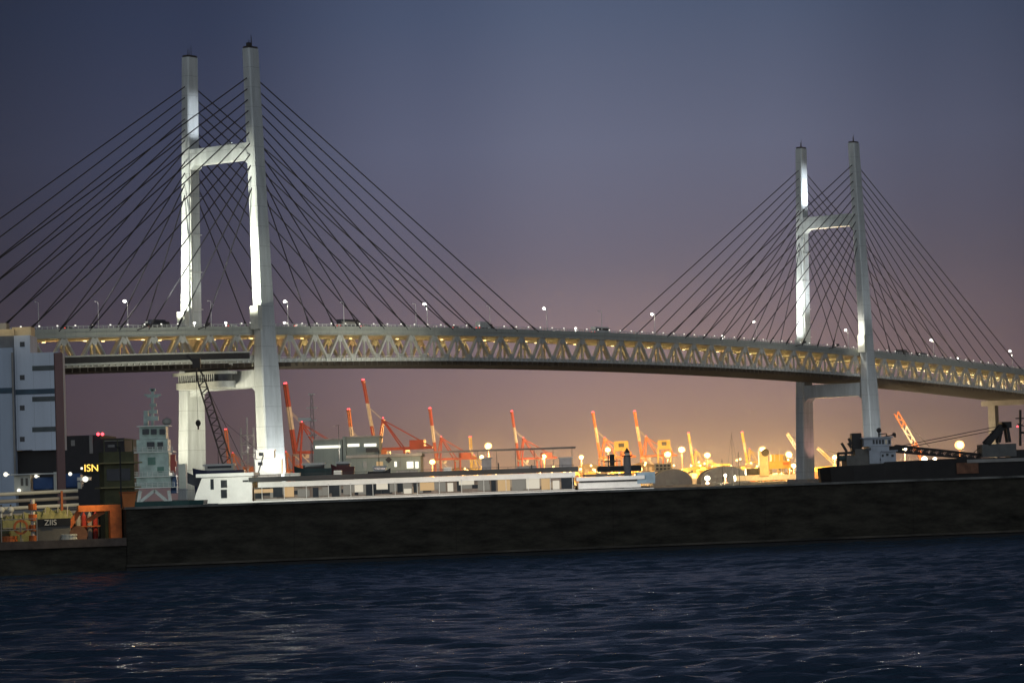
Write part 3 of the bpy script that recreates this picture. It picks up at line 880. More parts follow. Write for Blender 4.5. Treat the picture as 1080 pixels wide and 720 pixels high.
for x in (5, 22): lamp('POINT', W(x, 346, Y0) + Vector((0, -1, 1.5)), 130, (1, .85, .55), .3)
Y1 = 760
o = thing('dark_building', 'black flat-roofed building with red roof beacons and a small lit sign', 'building', (W(95, 500, Y1).x, Y1, 3)); g = o.location
mb = MB(g); mb.pbox(66, 459, 107, 535, Y1, 30); mb.pbox(107, 462, 132, 535, Y1, 26, .3); mb.build('wall', mat('dark_cladding', (.03, .03, .034), .8), o)
MB(g).pbox(94.5, 459, 98, 478, Y1, .4, -.42).pbox(75, 464, 79, 470, Y1, .2, -.22).build('downpipe', M_conc, o)
MB(g).pbox(110, 463.5, 130, 465, Y1, .3, -.1).build('roof_edge', M_conc, o)
for x in (103.5, 108): beacon(W(x, 457.6, Y1) - g, o, .42)
for x in (118, 122, 127): MB(g).pbox(x, 491, x + 2.4, 493, Y1, .2, -.1 + .3).build('window', E_windim, o)
def text_mesh(s, size, m, parent, loc, name='lettering'):
    cu = D.curves.new(name, 'FONT'); cu.body = s; cu.size = size; cu.extrude = .04
    t = D.objects.new(name, cu); COL.objects.link(t); bpy.context.view_layer.update()
    me = D.meshes.new_from_object(t.evaluated_get(bpy.context.evaluated_depsgraph_get())); D.objects.remove(t)
    me.materials.clear(); me.materials.append(m)
    o_ = D.objects.new(name, me); COL.objects.link(o_); o_.parent = parent; o_.location = loc; o_.rotation_euler = (R(90), 0, 0); return o_
sg = MB(g).pbox(84.5, 488.5, 109, 498.5, Y1, .4, -.5).build('sign_board', M_black, o)
q = W(88.8, 497.0, Y1) - g
text_mesh('ISN', 2.6, emit('yellow_sign', (1, .6, .1), 2.2), sg, (q.x, -.62, q.z))
MB(g).pbox(85.5, 492.5, 87.6, 494.8, Y1, .2, -.7).build('sign_dot', E_win, sg)

# grey terminal building with lit clerestory
Y0 = 800
o = thing('terminal_building', 'grey-green two-storey terminal building with white lit window strips', 'building', (W(388, 500, Y0).x, Y0, 2.8)); g = o.location
M_gg = jointed('terminal_panel', (.22, .26, .24), 3.0, 'X', .03, .8, .7)
mb = MB(g); mb.pbox(331, 464, 361.5, 520, Y0, 20); mb.pbox(365.4, 461, 400, 482, Y0 + 1, 18); mb.pbox(361.8, 460, 365, 500, Y0 - .6, 18); mb.pbox(365.4, 482.1, 444, 520, Y0 - 1.5, 24)
mb.build('wall', M_gg, o)
MB(g).pbox(330, 462.6, 362, 463.9, Y0 - .5, 21).pbox(365.2, 459.4, 400.6, 460.9, Y0 + .5, 19).pbox(365, 478.8, 445, 481.8, Y0 - 2.2, 25).build('roof', M_conc, o)
for x0, x1, y0, y1 in ((332.5, 359, 469.6, 472.4), (366.5, 379, 467.8, 470.8), (384, 397, 467.6, 470.6)):
    MB(g).pbox(x0, y0, x1, y1, Y0 + (1 if x0 > 362 else 0), .3, -.15).build('window', E_win, o)
for x0, x1, e in ((397, 404, E_winwarm), (416, 418.5, E_win), (421, 423, E_windim), (429, 436, E_win), (438, 441.5, E_win), (383, 387, E_windim)):
    MB(g).pbox(x0, 486.5, x1, 493.5 if x1 - x0 > 3 else 492, Y0 - 1.5, .3, -.15).build('window', e, o)
MB(g).pbox(386, 472, 399, 476.5, Y0, .8, -1).build('roof_plant', M_dark, o)
d_ = MB(g); c = W(410, 484.5, Y0 - 1.7) - g
d_.loft([[c + Vector((a, 0, b)) for a, b in ((-.9, 0), (0, -.9), (.9, 0), (0, .9))], [c + Vector((a, .18, b)) for a, b in ((-.9, 0), (0, -.9), (.9, 0), (0, .9))]]); d_.build('diamond_mark', M_dark, o)
MB(g).pbox(402, 474, 408, 478.7, Y0 - 1, 2).build('roof_box', M_orange, o)
lamp('POINT', W(440, 486, Y0) + Vector((3, -14, 2)), 6 * KW, (1, .7, .4), .5)
lamp('POINT', W(370, 487, Y0) + Vector((0, -22, 3)), 5 * KW, (1, .9, .75), .5)
# long thin canopy on slim columns
o = thing('walkway_canopy', 'long thin canopy roof stretching right from the grey terminal building', 'canopy', (W(525, 500, Y0).x, Y0 + 8, 2.8)); g = o.location
a, b = W(440, 476.6, Y0 + 6) - g, W(607, 471.4, Y0 + 6) - g
b.z = a.z
MB().box(a.x, b.x, -3, 3, a.z - .35, a.z).build('roof', M_dark, o)
MB().box(a.x, b.x, -3.1, -3.0, a.z - .42, a.z + .08).build('edge_trim', M_conc, o)
for i in range(9):
    x = a.x + 1 + (b.x - a.x - 2) * i / 8
    MB().tube((x, 0, 0), (x, 0, a.z - .35), .09, .09, 6).build('post', M_conc, o)
# radio mast behind the grey building, and a lamp pole
Y2 = 830
q = W(331, 500, Y2); o = thing('radio_mast', 'slim lattice radio mast with crossbars left of the grey building', 'mast', (q.x, Y2, 2.8)); g = o.location
h = W(331, 415, Y2).z - 2.8; mb = MB()
for sx in (-1, 1):
    for sy in (-1, 1): mb.bar((sx * .8, sy * .8, 0), (sx * .3, sy * .3, h), .12)
for i in range(14): z = h * i / 14; k = .8 - .5 * i / 14; mb.bar((-k, -k, z), (k, -k, z + h / 14), .1).bar((k, -k, z), (-k, -k, z + h / 14), .1)
mb.build('lattice', M_conc, o)
mb = MB()
for f, w in ((.99, 1.0), (.86, 1.5), (.74, 1.2), (.6, 1.4)): mb.box(-w, w, -.2, .2, h * f, h * f + .35)
mb.box(-4, -.4, -.5, .5, h * .745, h * .745 + .9); mb.build('crossbar', M_white, o)
q = W(358.5, 500, 780); o = thing('lamp_pole', 'thin dark lamp pole with a short arm left of the grey building stair tower', 'lamp pole', (q.x, 780, 2.8)); h = W(358.5, 448, 780).z - 2.8
MB().tube((0, 0, 0), (0, 0, h), .14, .08, 6).bar((-.9, 0, h - .2), (.3, 0, h), .12).build('pole', M_dark, o)
MB().box(-1.3, -.8, -.2, .2, h - .35, h - .2).build('lamp_head', M_conc, o)

# crawler crane with dark lattice boom and hanging hook
Y0 = 830
q = W(256, 500, Y0); o = thing('crawler_crane', 'crane with a long dark lattice boom leaning left in front of the left tower', 'crane', (q.x, Y0, 2.8)); g = o.location
for y in (-2, 2): MB().xprism([(-3, .3), (-2.4, 0), (2.4, 0), (3, .3), (3, .9), (2.4, 1.2), (-2.4, 1.2), (-3, .9)], y - .45, y + .45).build('track', M_black, o)
MB().box(-2, 3.4, -1.5, 1.5, 1.3, 4.4).build('house', M_dark, o, bevel=.1)
MB().box(-3, -2.02, -1.4, -.1, 1.4, 3.8).build('cab', M_glass, o)
a = Vector((-1.8, 0, 2.4)); e = W(207, 384, Y0) - g; e.y = 0
mb = MB(); ax = (e - a).normalized(); n = 26; sd = Vector((0, 1, 0)).cross(ax)
for sx in (-1, 1):
    for sy in (-1, 1):
        mb.bar(a, a.lerp(e, .12) + sd * sx * 1.3 + Vector((0, sy * 1.0, 0)), .28)
        mb.bar(a.lerp(e, .12) + sd * sx * 1.3 + Vector((0, sy * 1.0, 0)), a.lerp(e, .9) + sd * sx * 1.0 + Vector((0, sy * .8, 0)), .28)
        mb.bar(a.lerp(e, .9) + sd * sx * 1.0 + Vector((0, sy * .8, 0)), e, .3)
for i in range(n):
    u0, u1 = .12 + .78 * i / n, .12 + .78 * (i + 1) / n; s_ = 1 if i % 2 else -1
    for sy in (-1, 1): mb.bar(a.lerp(e, u0) + sd * s_ * 1.2 + Vector((0, sy * .9, 0)), a.lerp(e, u1) - sd * s_ * 1.2 + Vector((0, sy * .9, 0)), .16)
    mb.bar(a.lerp(e, u0) + sd * s_ * 1.2 - Vector((0, .9, 0)), a.lerp(e, u0) + sd * s_ * 1.2 + Vector((0, .9, 0)), .14)
mb.build('boom', M_dark, o)
hd = MB().box(e.x - 1, e.x + 1.2, -.8, .8, e.z - 1, e.z + 1.6).bar(e, e + Vector((-2.6, 0, 2.6)), .7).build('boom_head', M_dark, o)
hk = W(209, 446, Y0) - g
MB().bar((hk.x, 0, hk.z), (e.x - .2, 0, e.z), .09).build('hoist_rope', M_dark, o)
MB().ball((hk.x, 0, hk.z), .75, 10, 6, 1.3).bar((hk.x, 0, hk.z - 1.8), (hk.x, 0, hk.z), .4).build('hook_block', M_black, o)
MB().bar(e, (3.2, -.5, 4.4), .1).bar(e, (3.2, .5, 4.4), .1).bar(a.lerp(e, .6) + sd, (6, 0, 13), .08).bar((6, 0, 13), (3.2, 0, 4.2), .3).build('pendant', M_dark, o)
# scaffold tower beside it
Y3 = 845; q = W(262, 500, Y3); o = thing('scaffold_tower', 'beige scaffold tower beside the foot of the left tower near leg', 'scaffold', (q.x, Y3, 2.8)); h = W(262, 440, Y3).z - 2.8
mb = MB()
for x in (-1.8, 0, 1.8):
    for y in (-1.5, 1.5): mb.bar((x, y, 0), (x, y, h * (1 if x == 0 else .88)), .16)
n = 8
for i in range(1, n):
    z = h * .9 * i / n
    for y in (-1.5, 1.5): mb.bar((-2, y, z), (2, y, z), .14); mb.bar((-1.8, y, z - h * .9 / n), (1.8, y, z), .09)
mb.build('frame', M_pale, o)
mb = MB()
for i in range(1, n): mb.box(-1.9, 1.9, -1.4, 1.4, h * .9 * i / n + .08, h * .9 * i / n + .2)
mb.build('platform', M_conc, o)
# lit cabins at the foot of the near leg
for i, (x0, y0, x1, y1, m, lab) in enumerate(((270, 474, 289, 483, M_pale, 'beige site cabin stacked on a white cabin by the foot of the left tower'),
                                              (269, 484, 297, 500, M_white, 'white site cabin under a beige one at the foot of the left tower'))):
    c = W((x0 + x1) / 2, y1, 860); o = thing('site_cabin', lab, 'cabin', (c.x, 860, c.z)); g = o.location
    MB(g).pbox(x0, y0 + 1, x1, y1, 860, 5).build('wall', m, o)
    MB(g).pbox(x0 - .8, y0, x1 + .8, y0 + .95, 859.7, 5.6).build('roof', M_white, o)
    MB(g).pbox(x0 + 3, y0 + 3, x0 + 8, y0 + 6.5, 860, .2, -.1).build('window', M_glass, o)
    if i: MB(g).pbox(x0 + 1, y1, x1 - 1, 522, 860.3, 4).build('base', M_conc, o)
lamp('POINT', W(283, 478, 850), 9 * KW, (1, .98, .9), .5)


# ------------------------------------------------------------------ boats
def hull_loft(L, B, zk, zdk, bow=-1, rake=1.8, sheer=.6, n=14):
    """sections from bow to stern along local x; bow = -1 points to -x"""
    secs = []
    for i in range(n + 1):
        u = i / n
        b = B / 2 * min(1, (u / .3) ** .65 if u > 0 else .02) * (1 if u < .85 else 1 - .25 * (u - .85) / .15)
        z1 = zdk + sheer * max(0, 1 - u / .4) ** 2
        xt = bow * (L / 2 - u * L); xb = bow * (L / 2 - rake - u * (L - rake - .6))
        secs.append([(xt, -b, z1), (xb, -b * .75, zk), (xb, b * .75, zk), (xt, b, z1)])
    return secs


# white sightseeing ship behind the dark barge
Y0 = 385
o = thing('passenger_ship', 'long low white passenger ship with a black roof band and a sloping glazed bow', 'ship', (W(430, 515, Y0).x, Y0 + 4, 0)); g = o.location
hl = (W(692, 515, Y0).x - W(203, 515, Y0).x)
MB().loft(hull_loft(hl, 9.5, -1, 2.4, -1, 2.5, .3)).build('hull', mat('ship_hull_white', (.45, .44, .41), .5), o)
MB(g).pbox(272, 503, 607, 508.5, Y0, 8).build('upper_fascia', M_bright, o)
MB(g).pbox(262, 497.5, 610, 502.3, Y0 - .6, 9.2).build('roof', M_black, o)
MB(g).pbox(268, 508.6, 606, 522.5, Y0 + .8, 6.4).build('saloon', mat('saloon_wall', (.2, .16, .13), .6, 0, .4, .5), o)
MB(g).pbox(230, 521.6, 690, 524.5, Y0 - .3, 9).build('gunwale', M_bright, o)
# bow cabin with sloping front
P = []
for x, y in ((204, 531), (207, 520), (213, 504), (266, 502), (266, 530)):
    p = W(x, y, Y0) - g; P.append((p.x, p.z))
MB().xprism(P, -4.2, 4.2).build('bow_cabin', M_bright, o)
p = W(212, 502.5, Y0) - g; q = W(268, 500.5, Y0) - g
MB().box(p.x - .6, q.x, -4.6, 4.6, p.z - .1, p.z + .35).build('cabin_roof', M_bright, o)
for x0, x1, y0, y1, m in ((222, 225.5, 505, 516, M_glass), (233, 239.5, 506, 514, M_glass), (233, 239.5, 516, 525, M_glass), (256, 262, 506, 508, M_dark)):
    MB(g).pbox(x0, y0, x1, y1, Y0 - .2, .2, -.05).build('window', m, o)
a, b = W(209.5, 515.5, Y0) - g, W(213.5, 506, Y0) - g
MB().bar((a.x, 0, a.z), (b.x, 0, b.z), .25, 6.4).build('windscreen', M_glass, o)
pat = [(268, 288, E_winwarm, .2, .5), (288, 298, M_glass, .1, .9), (300, 310, E_winwarm, .1, .9), (314, 325, E_windim, .3, .95), (330, 336, M_glass, .2, 1), (340, 347, E_windim, .2, .9),
       (350, 358, M_glass, .1, 1), (362, 371, E_windim, .1, .9), (374, 383, E_win, .1, .7), (386, 395, M_glass, .1, 1), (397, 409, E_win, .05, .55), (411, 416, E_windim, .1, .8),
       (419, 425, M_glass, .1, .8), (426, 434, E_win, .55, .95), (436, 441, M_glass, .1, .9), (443, 458, E_winwarm, .1, .75), (462, 470, E_windim, .1, .9), (472, 478, E_win, .2, .9), (484, 500, E_win, .0, .4),
       (504, 516, E_windim, .1, .9), (518, 523, M_glass, 0, 1), (525, 538, E_winwarm, .1, 1), (540, 552, E_windim, .1, 1), (555, 569, E_win, .0, .9), (571, 580, E_winwarm, .1, 1), (583, 590, E_win, .3, 1), (592, 603, M_glass, 0, 1)]
for x0, x1, m, f0, f1 in pat:
    t_ = -.0333 * ((x0 + x1) / 2 - 407); ya, yb = 508.6 + t_ + 13 * f0, 508.6 + t_ + 13 * f1
    MB(g).pbox(x0, ya, x1, yb, Y0 + .7, .2, -.05).build('window', emit('cabin_window', (1, .9, .7), .62) if m is E_win else m, o)
mb = MB(g)
for i in range(15): x = 276 + i * 23.4; t_ = -.0333 * (x - 407); mb.pbox(x, 508 + t_, x + .5, 522 + t_, Y0, .25)
mb.pbox(270, 521, 607, 521.6, Y0, .1)
rl = MB(g); rl.pbox(270, 495.2, 606, 495.6, Y0 + .2, .06)
for i in range(30): x_ = 271 + i * 11.5; rl.pbox(x_, 495.2 - .0333 * (x_ - 438), x_ + .35, 498 - .0333 * (x_ - 438), Y0 + .2, .06)
rl.build('roof_rail', M_dark, o)
for x0, x1, h in ((300, 316, 3.5), (352, 360, 4.5), (418, 440, 2.6), (468, 476, 4), (545, 566, 2.8)):
    t_ = -.0333 * (x0 - 430); MB(g).pbox(x0, 497.8 + t_ - h, x1, 498.2 + t_, Y0 + 3, 2).build('roof_locker', M_white if h > 3 else M_conc, o)
post = mb.build('awning_post', M_white, o)
rw = random.Random(21); x = 269.0
while x < 600:
    w_ = rw.choice((4, 7, 9, 12)); t_ = -.0333 * (x + w_ / 2 - 407); ya = 508.9 + t_
    MB(g).pbox(x, ya + rw.choice((.2, 1, 5)), x + w_ - .25, ya + rw.choice((9, 11.5, 12)), Y0 + .74, .12, -.02).build('window', rw.choice((E_windim, E_windim, E_winwarm2, M_glass, M_glass, E_brown)), o)
    x += w_
MB(g).pbox(608, 502, 680, 506, Y0, 8).pbox(610, 507.9, 676, 514.5, Y0 + .5, 7).build('stern_house', M_bright, o)
MB(g).pbox(616, 499.5, 664, 501.5, Y0 + .6, 7).pbox(612, 506, 672, 507.9, Y0 + .2, 7.6).build('stern_roof', M_black, o)
MB(g).pbox(672, 497.5, 691, 509.5, Y0 + .4, 6).build('stern_locker', mat('pale_blue', (.3, .42, .5), .6), o)
for x0, y0, x1, y1 in ((508, 483.5, 518, 496), (590, 483, 603, 494.5)):
    MB(g).pbox(x0, y0, x1, y1, Y0 + 2, 3).build('funnel', mat('grey_paint', (.24, .23, .23), .6), o)
    MB(g).pbox(x0 - 1.2, y0 - 1.2, x1 + 1.2, y0 - .02, Y0 + 1.6, 3.8).build('funnel_cap', M_conc, o)
mb = MB(g)
for x, y0, y1 in ((641, 480, 494), (525, 488, 497), (560, 490, 497)): mb.pbox(x, y0, x + 1.4, y1, Y0 + 3, .3)
mb.pbox(637, 486, 650, 487, Y0 + 3, .3); mb.build('mast', M_dark, o)
lamp('POINT', W(235, 500, Y0 - 14), 4.2 * KW, (.95, 1, .85), .5)
lamp('POINT', W(450, 490, Y0 - 16), 3.6 * KW, (1, .85, .7), .5)
lamp('POINT', W(340, 490, Y0 - 16), 2.2 * KW, (1, .85, .75), .5)
lamp('POINT', W(545, 488, Y0 - 16), 2.2 * KW, (1, .9, .78), .5)
lamp('POINT', W(640, 490, Y0 - 16), 4.5 * KW, (.95, .9, .85), .5)

# pale beacon tower right of the ship
Yb = 420; q = W(662, 500, Yb); o = thing('harbour_beacon', 'pale grey harbour beacon tower with a dark pointed top', 'beacon', (q.x, Yb, 0)); g = o.location
z = lambda y: W(662, y, Yb).z
MB().tube((0, 0, -2), (0, 0, z(481)), .62, .5, 12).build('tower', mat('grey_paint', (.24, .23, .23)), o)
MB().tube((0, 0, z(481)), (0, 0, z(480)), .75, .75, 12).tube((0, 0, z(477.5)), (0, 0, z(472)), .5, .02, 10).build('lantern_roof', M_dark, o)
MB().tube((0, 0, z(480)), (0, 0, z(477.5)), .4, .4, 10).build('lantern', E_windim, o)
# dark funnel of another vessel
Yb = 470; q = W(645, 500, Yb); o = thing('moored_launch', 'small dark launch with a slim dark funnel left of the pale beacon', 'boat', (q.x, Yb, 0)); g = o.location
MB().loft(hull_loft(12, 3.4, -.5, 3.6, -1, 1)).build('hull', M_black, o)
MB(g).pbox(630, 491, 676, 497, Yb, 2.6, -1.2).build('cabin', M_dark, o)
MB(g).pbox(643, 479, 648, 491, Yb, 1, -.4).build('funnel', M_black, o)
MB(g).pbox(634, 485.6, 655, 486.4, Yb, .2, 0).build('crossbar', M_dark, o)

# small boats moored behind the ship
def launch(x0, x1, ytop, ydeck, Y, mh, mc, label, bow=-1):
    xa, xb = W(x0, ydeck, Y).x, W(x1, ydeck, Y).x; L = xb - xa
    o = thing('motor_boat', label, 'boat', ((xa + xb) / 2, Y, 0), 0, 'small boats moored behind the white ship'); g = o.location
    zk = W((x0 + x1) / 2, ydeck, Y).z; zt = W((x0 + x1) / 2, ytop, Y).z
    MB().loft(hull_loft(L, L * .3, -.6, zk, bow, L * .1, .5)).build('hull', mh, o)
    MB().box(-L * .25, L * .3, -L * .11, L * .11, zk, zt - .3).build('cabin', mc, o)
    MB().box(-L * .29, L * .33, -L * .13, L * .13, zt - .3, zt).build('cabin_roof', M_white, o)
    MB().box(-L * .2, L * .26, -L * .112 - .03, -L * .112 + .02, zk + (zt - zk) * .35, zk + (zt - zk) * .7).build('window', M_glass, o)
    MB().tube((0, 0, zt), (0, 0, zt + 2.2), .06, .04, 5).build('mast', M_dark, o)
M_navy = mat('navy_paint', (.02, .03, .08), .4); M_maroon = mat('maroon_paint', (.12, .03, .03), .5); M_teal = mat('teal_dark', (.02, .06, .06), .5)
launch(310, 350, 488, 494, 430, M_teal, M_dark, 'dark teal boat behind the white ship left of a maroon one')
launch(349, 374, 486.5, 492, 440, M_maroon, M_maroon, 'maroon boat with white roof strips in front of the grey terminal building')
launch(203, 258, 489, 496, 450, M_navy, M_pale, 'navy boat with a pale cabin above the bow of the white ship')
launch(388, 412, 491, 497, 450, M_dark, M_white, 'small white-cabin boat right of the maroon boat', 1)

# pale green pusher tug with tall wheelhouse tower
Y0 = 330; q = W(162, 520, Y0)
o = thing('pusher_tug', 'pale green tugboat with a tall stacked wheelhouse tower and mast', 'tugboat', (q.x, Y0 + 3, 0)); g = o.location
M_pg = mat('pale_green', (.4, .48, .44), .5, 0, .25, .9)
MB().loft(hull_loft(11, 6, -1, 3.9, -1, 1.2, .2)).build('hull', M_teal, o)
tiers = [(147, 450, 175, 463, 2.2), (144, 463.2, 177, 476, 2.8), (147, 477, 178, 502, 3.2), (144, 503, 180, 514, 3.8)]
mb = MB(g)
for x0, y0, x1, y1, d in tiers: mb.pbox(x0, y0, x1, y1, Y0 + 2.5 - d / 2, d)
tw_ = mb.build('tower', M_pg, o)
mb = MB(g)
for x0, x1, y, d in ((144, 178, 448.6, 3.2), (140, 182, 476, 4), (139, 183, 502, 4.6), (137, 184, 513.5, 5)): MB(g).pbox(x0, y, x1, y + 1, Y0 + 2.5 - d / 2, d).build('platform', M_white, o)
mb = MB(g)
for x0, x1, y, d in ((140, 182, 471, 3.9), (139, 183, 497, 4.5), (137, 184, 508.5, 4.9)):
    for k in range(3): mb.pbox(x0, y + k * 1.6, x1, y + k * 1.6 + .35, Y0 + 2.5 - d / 2, .05)
    for k in range(9): xx = x0 + (x1 - x0) * k / 8; mb.pbox(xx - .3, y, xx + .3, y + 5, Y0 + 2.5 - d / 2, .05)
mb.build('handrail', M_white, o)
for x0, y0, x1, y1 in ((150, 452.5, 157, 458), (159, 452.5, 165, 458), (168, 452.5, 174, 458), (155, 466, 163, 473), (166, 466, 172, 473)):
    MB(g).pbox(x0, y0, x1, y1, Y0 + .9, .2, .1 if y0 < 460 else -.05).build('window', M_glass, o)
for x0, y0, x1, y1 in ((156, 482, 164, 490), (166, 492, 173, 498)): MB(g).pbox(x0, y0, x1, y1, Y0 + .9, .2, -.12).build('door', mat('tug_green', (.1, .2, .16), .6), o)
mb = MB(g)
for a, b in (((148, 529), (163, 517)), ((177, 529), (163, 517)), ((148, 517), (146, 530)), ((178, 517), (180, 530))): mb.pbar(a, b, Y0 + .8, .35)
mb.build('brace', M_white, o)
mb = MB(g); mb.pbar((161, 449), (161, 410), Y0 + 2.5, .3); mb.pbar((154, 449), (154, 433), Y0 + 2.5, .5)
for x0, x1, y, w in ((155, 167, 418, .25), (152, 170, 416.5, .2), (158, 165, 427, .35), (157, 166, 434, .4), (156, 167, 441, .5), (158, 164, 411, .3)): mb.pbar((x0, y), (x1, y), Y0 + 2.5, w)
mb.build('mast', M_pg, o)
MB(g).ball(W(176, 444.5, Y0 + 2) - g, .55, 10, 6, .8).build('radar_dome', M_conc, o)
mb = MB(g); mb.pbar((182.5, 498), (182.5, 479), Y0 + 2, .55); mb.pbox(179.5, 486, 186, 492, Y0 + 1.8, .5); mb.build('fire_monitor', M_red, o)
MB(g).pbox(180, 501, 186, 520, Y0 + 2, 1.2).build('tank', mat('blue_paint', (.03, .08, .22), .5), o)
MB(g).pbox(188.5, 489, 196, 515, Y0 + 2, 1.4).build('vent_trunk', M_pale, o)
lamp('POINT', W(160, 490, Y0 - 14), 1.1 * KW, (.85, 1, .92), .5)

# dark sand carrier at the right
Y0 = 520
o = thing('cargo_ship', 'dark cargo ship with a white wheelhouse, black funnel and a stowed lattice boom', 'ship', (W(1000, 500, Y0).x, Y0 + 5, 0)); g = o.location
zl = lambda x, y: W(x, y, Y0).z
xl = lambda x, y: W(x, y, Y0).x - g.x
st_ = [(866, 493.5, 871, 2), (876, 492, 880, 4), (900, 490.5, 902, 5), (931, 489.5, 931, 5), (933, 487, 933, 5), (1000, 483.5, 1000, 5.2), (1080, 481.5, 1080, 5.2), (1180, 478, 1178, 5), (1230, 474, 1215, 1)]
secs = []
for x, y, xb, hb in st_:
    z1 = zl(x, y); secs.append([(xl(x, y), -hb, z1), (xl(xb, 505), -hb * .9, -1.5), (xl(xb, 505), hb * .9, -1.5), (xl(x, y), hb, z1)])
MB().loft(secs).build('hull', mat('hull_dark', (.012, .011, .01), .6, 0, .4, .4), o)
MB(g).pbox(1020, 483, 1110, 486.5, Y0 - .5, .3).build('bulwark_stripe', M_conc, o)
MB(g).pbox(1009, 487.5, 1032, 499, Y0 - .35, .2).build('rust_patch', M_rust, o)
mb = MB(g); mb.pbox(893, 480, 931, 491, Y0 + 1, 8); mb.pbox(902, 473, 920, 480, Y0 + 1.5, 7); mb.build('deckhouse', mat('ship_grey', (.16, .15, .13), .7), o)
M_ws = mat('ship_white', (.45, .48, .52), .5, 0, .15)
mb = MB(g); mb.pbox(917, 470.5, 938, 488.5, Y0 + .6, 8); mb.pbox(929, 476, 945, 488, Y0 + .2, 8.6); mb.pbox(911, 462, 940, 470.3, Y0 + .8, 7); wh = mb.build('wheelhouse', M_ws, o)
MB(g).pbox(909, 460.6, 942, 461.9, Y0 + .4, 8).pbox(930, 474.6, 947, 475.8, Y0 - .2, 9).build('wheelhouse_roof', M_ws, o)
for i in range(6):
    MB(g).pbox(920.3 + 3.3 * i, 463.5, 922.5 + 3.3 * i, 468, Y0 + .8, .2, -.06).build('window', E_windim if i == 4 else M_glass, wh)
for x, y, w in ((913.5, 472, 5), (930, 479, 2), (934.5, 478, 2.6), (940, 479, 2.6), (928, 483, 1.5)):
    MB(g).pbox(x, y, x + w, y + 2.6, Y0 + .2 if x >= 929 else Y0 + .6, .2, -.06).build('window', M_glass, wh)
mb = MB(g); mb.pbox(898.5, 456.5, 909, 476, Y0 + 3, 3); mb.build('funnel', M_black, o, bevel=.15)
mb = MB(g)
for a, b in (((898, 469), (895, 462)), ((898, 472), (894.5, 467)), ((893, 476), (887.5, 467)), ((892, 478), (892, 484)), ((884, 478), (900, 477)), ((883, 484), (897, 483.5)), ((884, 492), (884, 477))): mb.pbar(a, b, Y0 + 3, .45)
mb.build('davit', M_dark, o)
MB(g).pbox(884, 480, 898, 486, Y0 + 2, 2.2).build('lifeboat', M_teal, o, bevel=.3)
mb = MB(g)
for a, b, w in (((927, 461), (927, 453), .25), ((935, 461), (935, 457), .2), ((930, 461), (942, 458.5), .18), ((926, 458), (935, 457), .15), ((944, 458.5), (944, 461), .3)): mb.pbar(a, b, Y0 + 3, w)
mb.ball(W(927, 453.5, Y0 + 3) - g, .45, 8, 6); mb.ball(W(943, 458, Y0 + 3) - g, .35, 8, 6); mb.build('mast', M_dark, o)
# stowed lattice boom
mb = MB(g)
top0, top1 = (946, 469.5), (1036, 479); bt0, bt1 = (946, 476), (1036, 484)
for off in (1.2, 3.4):
    mb.pbar(top0, top1, Y0 + 2, .34, off); mb.pbar(bt0, bt1, Y0 + 2, .34, off)
    n = 22
    for i in range(n):
        u0, u1 = i / n, (i + 1) / n; f = lambda A, B, u: (A[0] + (B[0] - A[0]) * u, A[1] + (B[1] - A[1]) * u)
        mb.pbar(f(bt0, bt1, u0), f(top0, top1, u1) if i % 2 else f(top0, top1, u0), Y0 + 2, .2, off)
        mb.pbar(f(top0, top1, u0), f(bt0, bt1, u1), Y0 + 2, .16, off)
mb.pbox(938, 470, 950, 476, Y0 + 3, 2.6); mb.build('boom', M_black, o)
mb = MB(g)
for a, b in (((945, 471), (1050, 450)), ((955, 472), (1052, 453)), ((1027, 477), (1056, 452)), ((1030, 480), (1058, 456))): mb.pbar(a, b, Y0 + 4, .13)
mb.build('pendant', M_dark, o)
MB(g).pbox(1036, 468, 1072, 481.5, Y0 + 1.5, 6).build('crane_house', mat('crane_grey', (.14, .14, .13), .7), o)
mb = MB(g)
for off in (2, 5):
    mb.pbar((1043, 468), (1062, 447), Y0, 1.0, off); mb.pbar((1067, 466), (1064, 447), Y0, .5, off); mb.pbar((1056, 466), (1059, 450), Y0, .45, off)
mb.pbox(1057, 444.5, 1067, 451, Y0 + 1.5, 4.5); mb.build('a_frame', M_black, o)
mb = MB(g)
for a, b, w in (((1076, 470), (1076, 432), .4), ((1071, 441), (1080, 441), .2), ((1073, 447), (1080, 449), .2), ((1076, 456), (1082, 456), .4)): mb.pbar(a, b, Y0 + 2, w)
mb.pbox(1066, 473, 1140, 481, Y0 + 2, 6); mb.build('foremast', M_black, o)
beacon(W(1073, 449.5, Y0 + 2) - g, o, .16)
lamp('POINT', W(925, 470, Y0 - 25) + Vector((0, 0, 3)), .7 * KW, (.8, .9, 1), .5)

# ------------------------------------------------------------------ the dark barge in front
pA = Vector((-29.0, 166.0, 0)); pB = Vector((32.0, 183.5, 0)); dA = (pB - pA).normalized(); ang = math.atan2(dA.y, dA.x)
pE = pA + dA * ((-22.3 - pA.x) / dA.x)
M_barge = jointed('barge_hull', (.062, .058, .048), 9.7, 'X', .008, .82, .9)
M_barge.node_tree.nodes['Principled BSDF'].inputs['Specular IOR Level'].default_value = .12
for n_ in M_barge.node_tree.nodes:
    if n_.type == 'TEX_NOISE': n_.inputs['Scale'].default_value = .9; n_.inputs['Detail'].default_value = 9; n_.inputs['Roughness'].default_value = .75
    if n_.type == 'MAPPING': n_.inputs['Scale'].default_value = (.5, 1, 1.6)
    if n_.type == 'VALTORGB': n_.color_ramp.elements[0].color = (.012, .011, .009, 1); n_.color_ramp.elements[1].color = (.088, .078, .058, 1)
o = thing('dark_barge', 'long black high-sided barge lying across the view above the water', 'barge', pE, ang)
